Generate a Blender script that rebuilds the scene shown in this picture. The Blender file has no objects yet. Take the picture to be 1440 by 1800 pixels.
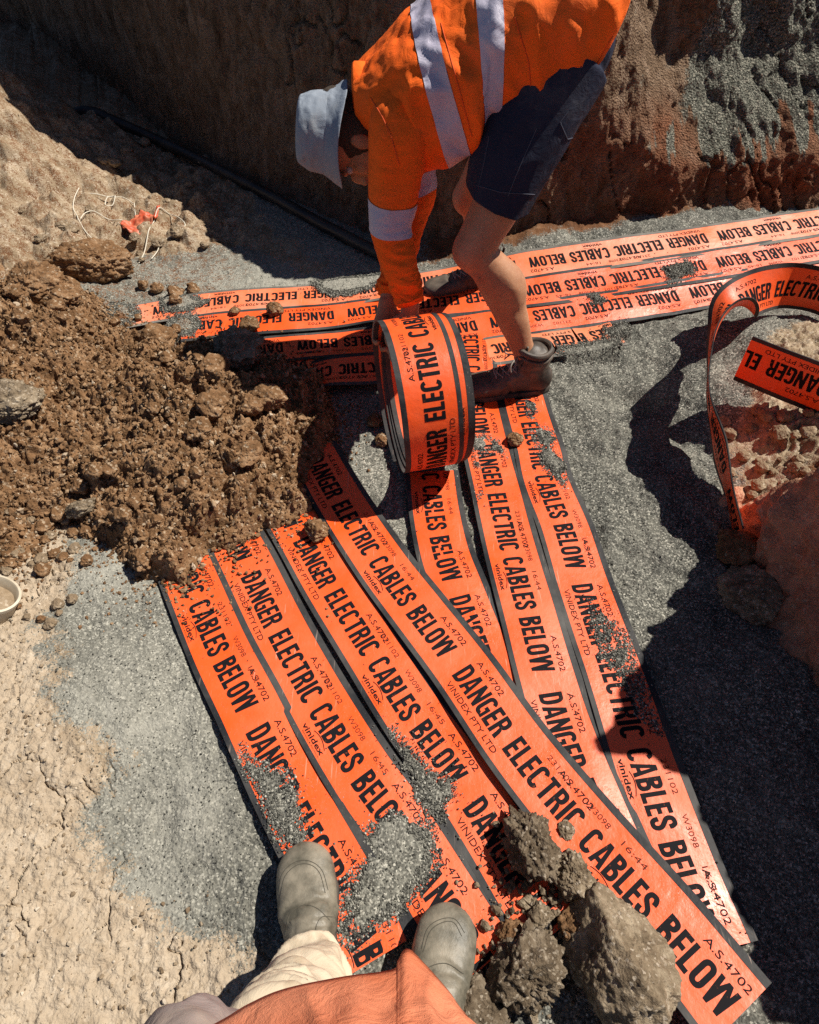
import bpy, bmesh, math, random
import numpy as np
from mathutils import Vector, Matrix

# ------------------------------------------------------------------ camera, light, exposure
SC = bpy.context.scene
COL = SC.collection
FPX, PITCH, ROLL, CAMH = 1100.0, 0.90, 0.020, 1.45      # focal length in px of a 1440 px wide frame
cam_data = bpy.data.cameras.new('camera')
cam = bpy.data.objects.new('camera', cam_data)
COL.objects.link(cam)
cam_data.sensor_fit = 'HORIZONTAL'
cam_data.sensor_width = 36.0
cam_data.lens = 36.0 * FPX / 1440.0
cam_data.clip_start = 0.02
cam_data.clip_end = 300.0
cam.matrix_world = (Matrix.Translation((0, 0, CAMH)) @ Matrix.Rotation(math.pi / 2 - PITCH, 4, 'X')
                    @ Matrix.Rotation(-ROLL, 4, 'Z'))
SC.camera = cam

SUN_EL, SUN_AZ = math.radians(53.0), math.radians(20.0)   # azimuth from +x towards +y
sun_dir = Vector((math.cos(SUN_EL) * math.cos(SUN_AZ), math.cos(SUN_EL) * math.sin(SUN_AZ), math.sin(SUN_EL)))
world = bpy.data.worlds.new('World')
SC.world = world
world.use_nodes = True
wn = world.node_tree
sky = wn.nodes.new('ShaderNodeTexSky')
sky.sky_type = 'NISHITA'
sky.sun_disc = False
sky.air_density = 0.35
sky.dust_density = 0.1
sky.ozone_density = 0.3
sky.sun_elevation = SUN_EL
sky.sun_rotation = math.radians(90.0) - SUN_AZ
wn.links.new(sky.outputs[0], wn.nodes['Background'].inputs[0])
wn.nodes['Background'].inputs[1].default_value = 0.075
sl = bpy.data.lights.new('sun', 'SUN')
sl.energy = 5.0
sl.angle = math.radians(0.5)
sl.color = (1.0, 0.94, 0.84)
sun = bpy.data.objects.new('sun', sl)
sun.rotation_euler = sun_dir.to_track_quat('Z', 'Y').to_euler()
COL.objects.link(sun)
SC.view_settings.view_transform = 'Standard'
SC.view_settings.look = 'None'
SC.view_settings.exposure = 0.44
SC.view_settings.gamma = 1.0
SC.cycles.use_denoising = False
SC.cycles.max_bounces = 6
SC.cycles.sample_clamp_indirect = 1.5

random.seed(7)
RNG = np.random.default_rng(11)

# ------------------------------------------------------------------ photo pixel <-> place
def ray(px, py):
    u = px - 720.0
    v = py - 900.0
    c, s = math.cos(ROLL), math.sin(ROLL)
    u, v = c * u - s * v, s * u + c * v
    return np.array([u / FPX, math.cos(PITCH) - v / FPX * math.sin(PITCH),
                     -math.sin(PITCH) - v / FPX * math.cos(PITCH)])

def G(px, py, z=0.0):
    """point at height z seen at a pixel"""
    d = ray(px, py)
    return np.array([0, 0, CAMH]) + d * ((z - CAMH) / d[2])

def YP(px, py, y):
    """point at distance y seen at a pixel"""
    d = ray(px, py)
    return np.array([0, 0, CAMH]) + d * (y / d[1])

# ------------------------------------------------------------------ noise
def _h(ix, iy, iz, seed):
    with np.errstate(over='ignore'):
        h = (ix.astype(np.int64) * 374761393 + iy.astype(np.int64) * 668265263
             + iz.astype(np.int64) * 2147483647 + seed * 974711) & 0xFFFFFFFF
        h = ((h ^ (h >> 13)) * 1274126177) & 0xFFFFFFFF
        h = ((h ^ (h >> 16)) * 2246822519) & 0xFFFFFFFF
        h = h ^ (h >> 15)
    return (h & 0xFFFFFF).astype(np.float64) / 16777216.0

def vn2(x, y, seed=0):
    ix, iy = np.floor(x), np.floor(y)
    fx, fy = x - ix, y - iy
    fx = fx * fx * fx * (fx * (fx * 6 - 15) + 10)
    fy = fy * fy * fy * (fy * (fy * 6 - 15) + 10)
    z = np.zeros_like(ix)
    a, b = _h(ix, iy, z, seed), _h(ix + 1, iy, z, seed)
    c, d = _h(ix, iy + 1, z, seed), _h(ix + 1, iy + 1, z, seed)
    return (a + (b - a) * fx) * (1 - fy) + (c + (d - c) * fx) * fy - 0.5

def fbm2(x, y, seed=0, oct=4, gain=0.5):
    r, a = 0, 1.0
    for i in range(oct):
        r = r + a * vn2(x * 2 ** i + 13.7 * i, y * 2 ** i + 7.1 * i, seed + i)
        a *= gain
    return r

def wor2(x, y, seed=0, jit=0.9):
    ix, iy = np.floor(x), np.floor(y)
    f1 = np.full(x.shape, 9.0)
    f2 = np.full(x.shape, 9.0)
    cid = np.zeros(x.shape)
    z = np.zeros_like(ix)
    for dx in (-1, 0, 1):
        for dy in (-1, 0, 1):
            cx, cy = ix + dx, iy + dy
            a = _h(cx, cy, z, seed)
            b = _h(cx, cy, z, seed + 57)
            d = np.sqrt((cx + 0.5 + jit * (a - 0.5) - x) ** 2 + (cy + 0.5 + jit * (b - 0.5) - y) ** 2)
            m = d < f1
            f2 = np.where(m, f1, np.minimum(f2, d))
            cid = np.where(m, a, cid)
            f1 = np.where(m, d, f1)
    return f1, f2, cid

def vn3(p, seed=0):
    i = np.floor(p)
    f = p - i
    f = f * f * (3 - 2 * f)
    r = 0
    for dx in (0, 1):
        for dy in (0, 1):
            for dz in (0, 1):
                w = ((f[:, 0] if dx else 1 - f[:, 0]) * (f[:, 1] if dy else 1 - f[:, 1])
                     * (f[:, 2] if dz else 1 - f[:, 2]))
                r = r + w * _h(i[:, 0] + dx, i[:, 1] + dy, i[:, 2] + dz, seed)
    return r - 0.5

def fbm3(p, seed=0, oct=4, gain=0.5):
    r, a = 0, 1.0
    for k in range(oct):
        r = r + a * vn3(p * 2 ** k + 5.3 * k, seed + k)
        a *= gain
    return r

def wor3(p, seed=0):
    i = np.floor(p)
    f1 = np.full(len(p), 9.0)
    for dx in (-1, 0, 1):
        for dy in (-1, 0, 1):
            for dz in (-1, 0, 1):
                c = i + np.array([dx, dy, dz])
                q = [_h(c[:, 0], c[:, 1], c[:, 2], seed + 31 * k) for k in range(3)]
                d = np.sqrt(sum((c[:, k] + q[k] - p[:, k]) ** 2 for k in range(3)))
                f1 = np.minimum(f1, d)
    return f1

def sstep(a, b, x):
    t = np.clip((x - a) / (b - a), 0, 1)
    return t * t * (3 - 2 * t)

def poly_sdf(x, y, poly):
    """signed distance to polygon, negative inside"""
    d = np.full(x.shape, 1e9)
    inside = np.zeros(x.shape, bool)
    n = len(poly)
    for i in range(n):
        ax, ay = poly[i]
        bx, by = poly[(i + 1) % n]
        ex, ey = bx - ax, by - ay
        t = np.clip(((x - ax) * ex + (y - ay) * ey) / (ex * ex + ey * ey + 1e-12), 0, 1)
        d = np.minimum(d, np.hypot(x - ax - t * ex, y - ay - t * ey))
        c = ((ay > y) != (by > y)) & (x < (bx - ax) * (y - ay) / (by - ay + 1e-12) + ax)
        inside ^= c
    return np.where(inside, -d, d)

def PX(*pts, z=0.0):
    return [tuple(G(a, b, z)[:2]) for a, b in pts]

# ------------------------------------------------------------------ object helpers
def mesh_np(name, V, F, mat=None, parent=None, smooth=True, attrs=None, sharp=0):
    me = bpy.data.meshes.new(name)
    V = np.asarray(V, np.float32)
    if isinstance(F, np.ndarray):
        k = F.shape[1]
        me.vertices.add(len(V))
        me.vertices.foreach_set('co', V.ravel())
        me.loops.add(F.size)
        me.loops.foreach_set('vertex_index', F.astype(np.int32).ravel())
        me.polygons.add(len(F))
        me.polygons.foreach_set('loop_start', np.arange(0, F.size, k, dtype=np.int32))
        me.polygons.foreach_set('loop_total', np.full(len(F), k, np.int32))
        me.update(calc_edges=True)
        me.validate()
    else:
        me.from_pydata([tuple(map(float, v)) for v in V], [], [tuple(map(int, f)) for f in F])
    me.polygons.foreach_set('use_smooth', np.full(len(me.polygons), smooth))
    if sharp:
        me.set_sharp_from_angle(angle=math.radians(sharp))
    for k, a in (attrs or {}).items():
        at = me.attributes.new(k, 'FLOAT', 'POINT')
        at.data.foreach_set('value', np.asarray(a, np.float32))
    o = bpy.data.objects.new(name, me)
    COL.objects.link(o)
    if mat is not None:
        me.materials.append(mat)
    if parent is not None:
        o.parent = parent
    return o

def empty(name, loc):
    o = bpy.data.objects.new(name, None)
    o.location = loc
    COL.objects.link(o)
    o.empty_display_size = 0.05
    return o

def tag(o, label=None, cat=None, group=None, kind=None):
    if label: o['label'] = label
    if cat: o['category'] = cat
    if group: o['group'] = group
    if kind: o['kind'] = kind
    return o

def keep_world(child, root):
    """parent with the root's offset removed so world coordinates stay"""
    child.parent = root
    child.matrix_parent_inverse = Matrix.Translation(root.location).inverted()

def grid_faces(nr, nc, wrap=False):
    r = np.arange(nr - 1)[:, None]
    cn = nc if wrap else nc - 1
    c = np.arange(cn)[None, :]
    c2 = (c + 1) % nc
    a = r * nc + c
    b = r * nc + c2
    d = (r + 1) * nc + c
    e = (r + 1) * nc + c2
    return np.stack([a, b, e, d], -1).reshape(-1, 4)

# ------------------------------------------------------------------ materials
class NT:
    def __init__(self, name):
        self.m = bpy.data.materials.new(name)
        self.m.use_nodes = True
        self.t = self.m.node_tree
        self.b = self.t.nodes['Principled BSDF']
        self.tc = self.t.nodes.new('ShaderNodeTexCoord').outputs['Object']
    def node(self, typ, ins=None, **kw):
        n = self.t.nodes.new(typ)
        for k, v in kw.items():
            setattr(n, k, v)
        for k, v in (ins or {}).items():
            self.put(n.inputs[k], v)
        return n
    def put(self, sock, v):
        if isinstance(v, bpy.types.NodeSocket):
            self.t.links.new(v, sock)
        else:
            sock.default_value = v
    def noise(self, scale, detail=4, rough=0.55, vec=None, dist=0.0):
        return self.node('ShaderNodeTexNoise', {'Vector': vec or self.tc, 'Scale': scale, 'Detail': detail,
                                                'Roughness': rough, 'Distortion': dist}).outputs['Fac']
    def vor(self, scale, feature='F1', out='Distance', vec=None):
        return self.node('ShaderNodeTexVoronoi', {'Vector': vec or self.tc, 'Scale': scale}, feature=feature).outputs[out]
    def ramp(self, fac, stops):
        n = self.node('ShaderNodeValToRGB', {'Fac': fac})
        e = n.color_ramp.elements
        while len(e) < len(stops):
            e.new(0.5)
        for q, (p, c) in zip(e, stops):
            q.position = p
            q.color = (*c, 1) if len(c) == 3 else c
        return n.outputs['Color']
    def rng(self, v, a, b, c=0.0, d=1.0):
        return self.node('ShaderNodeMapRange', {'Value': v, 'From Min': a, 'From Max': b, 'To Min': c, 'To Max': d}).outputs[0]
    def math(self, op, a, b=0.0, clamp=False):
        n = self.node('ShaderNodeMath', operation=op, use_clamp=clamp)
        self.put(n.inputs[0], a)
        self.put(n.inputs[1], b)
        return n.outputs[0]
    def mix(self, fac, a, b, blend='MIX'):
        n = self.node('ShaderNodeMix', data_type='RGBA', blend_type=blend)
        self.put(n.inputs['Factor'], fac)
        for s, v in (('A', a), ('B', b)):
            sock = [i for i in n.inputs if i.name == s and i.type == 'RGBA'][0]
            if isinstance(v, tuple) and len(v) == 3:
                v = (*v, 1)
            self.put(sock, v)
        return [o for o in n.outputs if o.type == 'RGBA'][0]
    def attr(self, name):
        return self.node('ShaderNodeAttribute', attribute_name=name).outputs['Fac']
    def bump(self, h, strength=0.5, dist=0.005, prev=None):
        ins = {'Height': h, 'Strength': strength, 'Distance': dist}
        if prev is not None:
            ins['Normal'] = prev
        return self.node('ShaderNodeBump', ins).outputs['Normal']
    def set(self, **kw):
        for k, v in kw.items():
            k = {'base': 'Base Color', 'rough': 'Roughness', 'normal': 'Normal', 'spec': 'Specular IOR Level',
                 'metal': 'Metallic', 'sheen': 'Sheen Weight', 'sss': 'Subsurface Weight'}.get(k, k)
            if isinstance(v, tuple) and len(v) == 3 and self.b.inputs[k].type == 'RGBA':
                v = (*v, 1)
            self.put(self.b.inputs[k], v)
        return self.m

def mat_ground():
    n = NT('ground')
    # crusher dust: every grain its own tone of grey
    cell = n.vor(250.0, out='Color')
    sep = n.node('ShaderNodeSeparateColor', {'Color': cell}).outputs[0]
    big = n.noise(2.2, 5, 0.6)
    gcol = n.ramp(sep, [(0.0, (0.05, 0.049, 0.042)), (0.45, (0.155, 0.151, 0.126)), (0.8, (0.29, 0.28, 0.235)), (1.0, (0.60, 0.575, 0.49))])
    gcol = n.mix(n.rng(big, 0.42, 0.68, 0, .45), gcol, (0.12, 0.118, 0.10))
    gcol = n.mix(0.25, gcol, n.mix(n.rng(big, 0.35, 0.65), (0.22, 0.218, 0.19), (0.13, 0.129, 0.113)))
    gcol = n.mix(n.math('MULTIPLY', n.attr('dusty'), n.rng(n.noise(30.0, 6, 0.7), 0.3, 0.7, 0.25, 0.9)), gcol, (0.37, 0.357, 0.305))
    gcol = n.mix(n.math('MULTIPLY', n.attr('charcoal'), 0.75), gcol, n.ramp(sep, [(0.0, (0.02, 0.021, 0.019)), (0.5, (0.075, 0.076, 0.068)), (0.85, (0.17, 0.168, 0.148)), (1.0, (0.45, 0.43, 0.37))]))  # grains turn to a darker charcoal tone towards the right
    # pale clay
    ns = n.noise(9.0, 8, 0.7)
    tcol = n.ramp(ns, [(0.3, (0.15, 0.105, 0.064)), (0.46, (0.285, 0.215, 0.14)), (0.66, (0.41, 0.325, 0.23))])
    c2 = n.node('ShaderNodeSeparateColor', {'Color': n.vor(120.0, out='Color')}).outputs[0]
    tcol = n.mix(n.rng(c2, 0.75, 1.0, 0.0, 0.6), tcol, (0.55, 0.47, 0.37))
    tcol = n.mix(n.rng(c2, 0.0, 0.2, 0.5, 0.0), tcol, (0.2, 0.13, 0.075))
    # brown subsoil, also the painted shade at the wall foot
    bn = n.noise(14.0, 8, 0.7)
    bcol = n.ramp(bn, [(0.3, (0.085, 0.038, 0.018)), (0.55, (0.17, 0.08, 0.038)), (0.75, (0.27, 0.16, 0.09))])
    edge = n.math('ADD', n.math('MULTIPLY', n.math('SUBTRACT', n.noise(26.0, 8, 0.78), 0.5), 1.4), n.math('MULTIPLY', n.math('SUBTRACT', n.noise(220.0, 2, 0.5), 0.5), 1.1))
    ft = n.rng(n.math('ADD', n.attr('clay'), edge), 0.42, 0.58)
    tcol = n.mix(n.math('MULTIPLY', n.attr('pale'), 0.62), tcol, n.mix(n.rng(n.noise(13.0, 7, 0.7), 0.35, 0.65), (0.40, 0.315, 0.225), (0.54, 0.45, 0.345)))
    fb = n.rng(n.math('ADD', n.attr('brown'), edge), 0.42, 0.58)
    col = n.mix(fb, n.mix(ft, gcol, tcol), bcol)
    bmp = n.math('ADD', n.math('MULTIPLY', n.vor(210.0), 0.9), n.noise(420.0, 3, 0.7))
    nrm = n.bump(bmp, 0.55, 0.004)
    return n.set(base=col, rough=0.95, spec=0.15, normal=nrm)

def mat_bank():
    n = NT('bank_face')
    a = n.noise(5.0, 8, 0.68)
    col = n.ramp(a, [(0.3, (0.20, 0.085, 0.048)), (0.5, (0.44, 0.22, 0.135)), (0.7, (0.58, 0.35, 0.24))])
    col = n.mix(n.rng(n.noise(2.6, 4, 0.6), 0.45, 0.62), col, n.ramp(n.noise(26, 7, 0.7), [(0.3, (0.07, 0.05, 0.034)), (0.7, (0.24, 0.165, 0.11))]))
    c2 = n.node('ShaderNodeSeparateColor', {'Color': n.vor(130.0, out='Color')}).outputs[0]
    col = n.mix(n.rng(c2, 0.85, 1.0, 0.0, 0.5), col, (0.5, 0.38, 0.27))
    b = n.math('ADD', n.noise(55.0, 8, 0.75), n.math('MULTIPLY', n.vor(130.0), 0.6))
    return n.set(base=col, rough=0.96, spec=0.1, normal=n.bump(b, 0.8, 0.008))

def mat_soil(name, dark=(0.085, 0.046, 0.021), mid=(0.215, 0.118, 0.058), light=(0.37, 0.24, 0.14), pale=(0.52, 0.42, 0.30), sc=1.0, palef=0.6):
    n = NT(name)
    ns = n.noise(11.0 * sc, 9, 0.72)
    col = n.ramp(ns, [(0.32, dark), (0.52, mid), (0.72, light)])
    c2 = n.node('ShaderNodeSeparateColor', {'Color': n.vor(140.0 * sc, out='Color')}).outputs[0]
    col = n.mix(n.rng(c2, 0.86, 1.0, 0.0, palef), col, pale)
    col = n.mix(n.rng(n.noise(45 * sc, 4, 0.6), 0.55, 0.72, 0, 0.5), col, light)
    bmp = n.math('ADD', n.math('MULTIPLY', n.vor(150.0 * sc), 0.8), n.noise(260.0 * sc, 5, 0.75))
    return n.set(base=col, rough=0.97, spec=0.1, normal=n.bump(bmp, 0.7, 0.005))

def mat_wall():
    n = NT('trench_wall')
    mp = n.node('ShaderNodeMapping', {'Vector': n.tc, 'Scale': (1.0, 1.0, 0.5)}).outputs[0]
    streak = n.noise(17.0, 10, 0.75, vec=mp, dist=0.6)
    col = n.ramp(streak, [(0.3, (0.09, 0.056, 0.034)), (0.48, (0.23, 0.15, 0.095)), (0.7, (0.42, 0.30, 0.21))])
    redn = n.noise(3.0, 5, 0.6)
    red = n.math('MULTIPLY', n.attr('red'), n.rng(redn, 0.3, 0.6))
    col = n.mix(red, col, n.ramp(n.noise(40, 6, 0.7), [(0.3, (0.13, 0.045, 0.022)), (0.7, (0.36, 0.15, 0.08))]))
    speck = n.noise(70.0, 6, 0.8, vec=mp)
    c = n.node('ShaderNodeSeparateColor', {'Color': n.vor(190.0, out='Color')}).outputs[0]
    dust = n.ramp(c, [(0.0, (0.06, 0.061, 0.05)), (0.5, (0.17, 0.17, 0.138)), (0.9, (0.33, 0.32, 0.26)), (1.0, (0.55, 0.5, 0.4))])
    pale = n.ramp(c, [(0.0, (0.24, 0.17, 0.11)), (1.0, (0.55, 0.44, 0.32))])
    e = n.math('MULTIPLY', n.math('SUBTRACT', speck, 0.5), 1.6)
    fd = n.rng(n.math('ADD', n.attr('dust'), e), 0.4, 0.6)
    fp = n.rng(n.math('ADD', n.attr('pale'), e), 0.4, 0.6)
    col = n.mix(fp, col, pale)
    col = n.mix(fd, col, dust)
    ck = n.vor(5.5, 'DISTANCE_TO_EDGE', vec=n.node('ShaderNodeMix', {'Factor': 0.12, 'A': n.tc, 'B': n.node('ShaderNodeTexNoise', {'Vector': n.tc, 'Scale': 6.0, 'Detail': 5.0}).outputs['Color']}, data_type='VECTOR').outputs[1]) if False else n.noise(8.0, 3)
    bmp = n.math('ADD', n.noise(60.0, 9, 0.8, vec=mp), n.math('MULTIPLY', n.vor(120.0), 0.8))
    return n.set(base=col, rough=0.97, spec=0.1, normal=n.bump(bmp, 1.0, 0.02))

def mat_plastic(name, base, dustc=(0.42, 0.33, 0.25), rough=0.32, amount=0.5, spec=0.45):
    n = NT(name)
    d = n.noise(4.0, 8, 0.62)
    d2 = n.noise(17.0, 7, 0.7)
    film = n.math('MULTIPLY', n.math('MULTIPLY', n.rng(d, 0.40, 0.72), n.rng(d2, 0.28, 0.72, 0.35, 1.0)), amount)
    sp = n.noise(230.0, 3, 0.6)
    sp2 = n.math('MULTIPLY', n.rng(sp, 0.62, 0.69), n.rng(n.noise(7.0, 5, 0.65), 0.44, 0.60))
    mp = n.node('ShaderNodeMapping', {'Vector': n.tc, 'Rotation': (0, 0, 0.9), 'Scale': (1.0, 0.06, 1.0)}).outputs[0]
    scr = n.math('MULTIPLY', n.rng(n.noise(170.0, 3, 0.5, vec=mp), 0.66, 0.72), n.rng(n.noise(5.0, 3, 0.6), 0.45, 0.6))
    fade = n.mix(n.rng(n.noise(2.1, 4, 0.6), 0.35, 0.7, 0.0, 0.35), base, dustc, 'MIX')
    col = n.mix(n.math('MULTIPLY', film, 0.8), n.mix(0.22, base, fade), dustc)
    col = n.mix(n.math('MULTIPLY', scr, 0.35), col, (0.8, 0.6, 0.5))
    col = n.mix(n.math('MULTIPLY', sp2, 0.7), col, (0.15, 0.115, 0.08))
    r = n.rng(n.math('ADD', d, n.math('MULTIPLY', scr, 0.3)), 0.3, 0.7, rough - 0.06, rough + 0.28)
    h = n.math('ADD', n.noise(22.0, 4, 0.55), n.math('MULTIPLY', sp2, 0.25))
    return n.set(base=col, rough=r, spec=spec, normal=n.bump(h, 0.22, 0.012))

def mat_ink(name='ink', col=(0.012, 0.011, 0.013), wear=0.62):
    n = NT(name)
    w = n.noise(75.0, 6, 0.75)
    w2 = n.noise(6.0, 4, 0.6)
    f = n.math('MULTIPLY', n.rng(w, wear, wear + 0.1), n.rng(w2, 0.4, 0.65, 0.15, 0.9))
    c = n.mix(f, col, (0.55, 0.12, 0.035))
    return n.set(base=c, rough=0.6, spec=0.04)

M = {}
M['ground'] = mat_ground()
M['soil'] = mat_soil('brown_soil')
M['clod'] = mat_soil('clod_soil', (0.07, 0.05, 0.032), (0.22, 0.168, 0.112), (0.41, 0.335, 0.24), (0.58, 0.5, 0.4), sc=1.3, palef=0.6)
M['clay'] = mat_soil('pale_clay', (0.14, 0.098, 0.06), (0.27, 0.20, 0.13), (0.40, 0.315, 0.22), (0.55, 0.47, 0.37))
M['clod_dark'] = mat_soil('dark_clod_soil', (0.045, 0.032, 0.021), (0.14, 0.105, 0.07), (0.29, 0.235, 0.17), (0.48, 0.41, 0.32), sc=1.5, palef=0.6)
M['wall'] = mat_wall()
M['bank'] = mat_bank()
M['orange'] = mat_plastic('orange_plastic', (0.86, 0.092, 0.010), (0.66, 0.25, 0.14), amount=0.5, rough=0.33)
M['orange_glare'] = mat_plastic('glare_orange_plastic', (0.86, 0.17, 0.055), (0.62, 0.40, 0.30), amount=1.0, rough=0.36)  # paler and dusty, with whitish sun glare painted into the colour
M['orange_dusty'] = mat_plastic('dusty_orange_plastic', (0.80, 0.17, 0.05), (0.45, 0.36, 0.26), amount=1.1, rough=0.5)
M['band'] = mat_plastic('black_plastic_edge', (0.016, 0.017, 0.020), (0.20, 0.19, 0.175), rough=0.45, amount=0.8, spec=0.14)
M['band_dusty'] = mat_plastic('dusty_black_plastic_edge', (0.10, 0.095, 0.085), (0.36, 0.33, 0.29), rough=0.6, amount=1.2, spec=0.1)
M['ink'] = mat_ink()
M['ink_fine'] = mat_ink('fine_ink', (0.10, 0.028, 0.018), 0.7)

# ------------------------------------------------------------------ covered-strip print
W = 0.163
PER = 0.826
STEP = 0.014
def text_item(body, x0, x1, y0, y1, bold=0.0, shear=0.0):
    cu = bpy.data.curves.new('print', 'FONT')
    cu.body = body
    cu.size = 1.0
    cu.offset = bold
    cu.resolution_u = 3
    cu.fill_mode = 'FRONT'
    ob = bpy.data.objects.new('print', cu)
    COL.objects.link(ob)
    bpy.context.view_layer.update()
    dg = bpy.context.evaluated_depsgraph_get()
    me = bpy.data.meshes.new_from_object(ob.evaluated_get(dg))
    bm = bmesh.new()
    bm.from_mesh(me)
    bpy.data.objects.remove(ob)
    bpy.data.curves.remove(cu)
    bpy.data.meshes.remove(me)
    xs = [v.co.x for v in bm.verts]
    ys = [v.co.y for v in bm.verts]
    ax, bx, ay, by = min(xs), max(xs), min(ys), max(ys)
    for v in bm.verts:
        yy = (v.co.y - ay) / (by - ay)
        v.co.x = x0 + (v.co.x - ax) / (bx - ax) * (x1 - x0)
        v.co.y = y0 + yy * (y1 - y0)
        v.co.z = 0
    return _slice(bm, x0, x1)

def _slice(bm, x0, x1):
    k = math.floor(x0 / STEP) + 1
    while k * STEP < x1:
        bmesh.ops.bisect_plane(bm, geom=bm.verts[:] + bm.edges[:] + bm.faces[:], plane_co=(k * STEP, 0, 0), plane_no=(1, 0, 0), dist=1e-6)
        k += 1
    bmesh.ops.triangulate(bm, faces=bm.faces[:])
    bm.verts.index_update()
    V = np.array([v.co[:2] for v in bm.verts])
    F = np.array([[v.index for v in f.verts] for f in bm.faces])
    # face up
    a, b, c = V[F[:, 0]], V[F[:, 1]], V[F[:, 2]]
    neg = ((b - a)[:, 0] * (c - a)[:, 1] - (b - a)[:, 1] * (c - a)[:, 0]) < 0
    F[neg] = F[neg][:, ::-1]
    bm.free()
    return V, F

def ribbon(pts, w):
    p = np.array(pts, float)
    t = np.gradient(p, axis=0)
    t /= np.linalg.norm(t, axis=1)[:, None]
    nn = np.stack([-t[:, 1], t[:, 0]], 1)
    V = np.concatenate([p - nn * w / 2, p + nn * w / 2])
    n = len(p)
    F = []
    for i in range(n - 1):
        F += [[i, i + 1, n + i + 1], [i, n + i + 1, n + i]]
    return V, np.array(F)

def join2(items):
    Vs, Fs, o = [], [], 0
    for V, F in items:
        Vs.append(V)
        Fs.append(F + o)
        o += len(V)
    return np.concatenate(Vs), np.concatenate(Fs)

def tv(f):            # fraction of width from the lower edge -> t
    return (f - 0.5) * W
P_ = PER
def _round(wd, wv, wh, a0, a1, y0=0.0, y1=1.0, ry=0.30, n=40):
    """ribbon between a round-ended outer outline and its inner one, by angle (degrees, 0 = right, 90 = top)"""
    out, inn = [], []
    cx, h = wd / 2, y1 - y0
    ry = min(ry, h / 2)
    for k in range(n + 1):
        t = math.radians(a0 + (a1 - a0) * k / n)
        c, q = math.cos(t), math.sin(t)
        e = 2 / 2.35
        cc, qq = math.copysign(abs(c) ** e, c), math.copysign(abs(q) ** e, q)
        oy = (y1 - ry if q >= 0 else y0 + ry)
        if abs(q) < 1e-6: oy = (y0 + y1) / 2
        out.append((cx + cx * cc, oy + ry * qq))
        inn.append((cx + (cx - wv) * cc, oy + (ry - wh) * qq))
    return [[out[k], out[k + 1], inn[k + 1], inn[k]] for k in range(n)]
def _rect(x0, x1, y0, y1):
    return [[(x0, y0), (x1, y0), (x1, y1), (x0, y1)]]
def _bowl(x0, wd, y0, y1, wv, wh, n=16):
    """half round joined to a stem at x0"""
    h = y1 - y0
    rx, ry = min(0.30, wd - x0), h / 2
    out, inn = [(x0, y1)], [(x0, y1 - wh)]
    for k in range(n + 1):
        t = math.radians(90 - 180 * k / n)
        e = 2 / 2.5
        c, q = abs(math.cos(t)) ** e, math.copysign(abs(math.sin(t)) ** e, math.sin(t))
        out.append((wd - rx + rx * c, y0 + ry + ry * q))
        inn.append((wd - rx + (rx - wv) * c, y0 + ry + (ry - wh) * q))
    out.append((x0, y0)); inn.append((x0, y0 + wh))
    return [[out[k], out[k + 1], inn[k + 1], inn[k]] for k in range(len(out) - 1)]
def _stroke(pts, w, n=36):
    P = np.array(pts, float)
    k = np.linspace(0, len(P) - 1, n)
    j = np.clip(k.astype(int), 0, len(P) - 2)
    u = (k - j)[:, None]
    T = np.gradient(P, axis=0)
    A, B, ta, tb = P[j], P[j + 1], T[j], T[j + 1]
    Q = (2*u**3-3*u**2+1)*A + (u**3-2*u**2+u)*ta + (-2*u**3+3*u**2)*B + (u**3-u**2)*tb
    t = np.gradient(Q, axis=0); t /= np.linalg.norm(t, axis=1)[:, None]
    nn = np.stack([-t[:, 1], t[:, 0]], 1)
    wy = w * (0.82 + 0.18 * np.abs(nn[:, 0:1]))
    a, b = Q + nn * wy / 2, Q - nn * wy / 2
    return [[tuple(a[i]), tuple(a[i+1]), tuple(b[i+1]), tuple(b[i])] for i in range(n - 1)]
WV, WH = 0.205, 0.168
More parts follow.
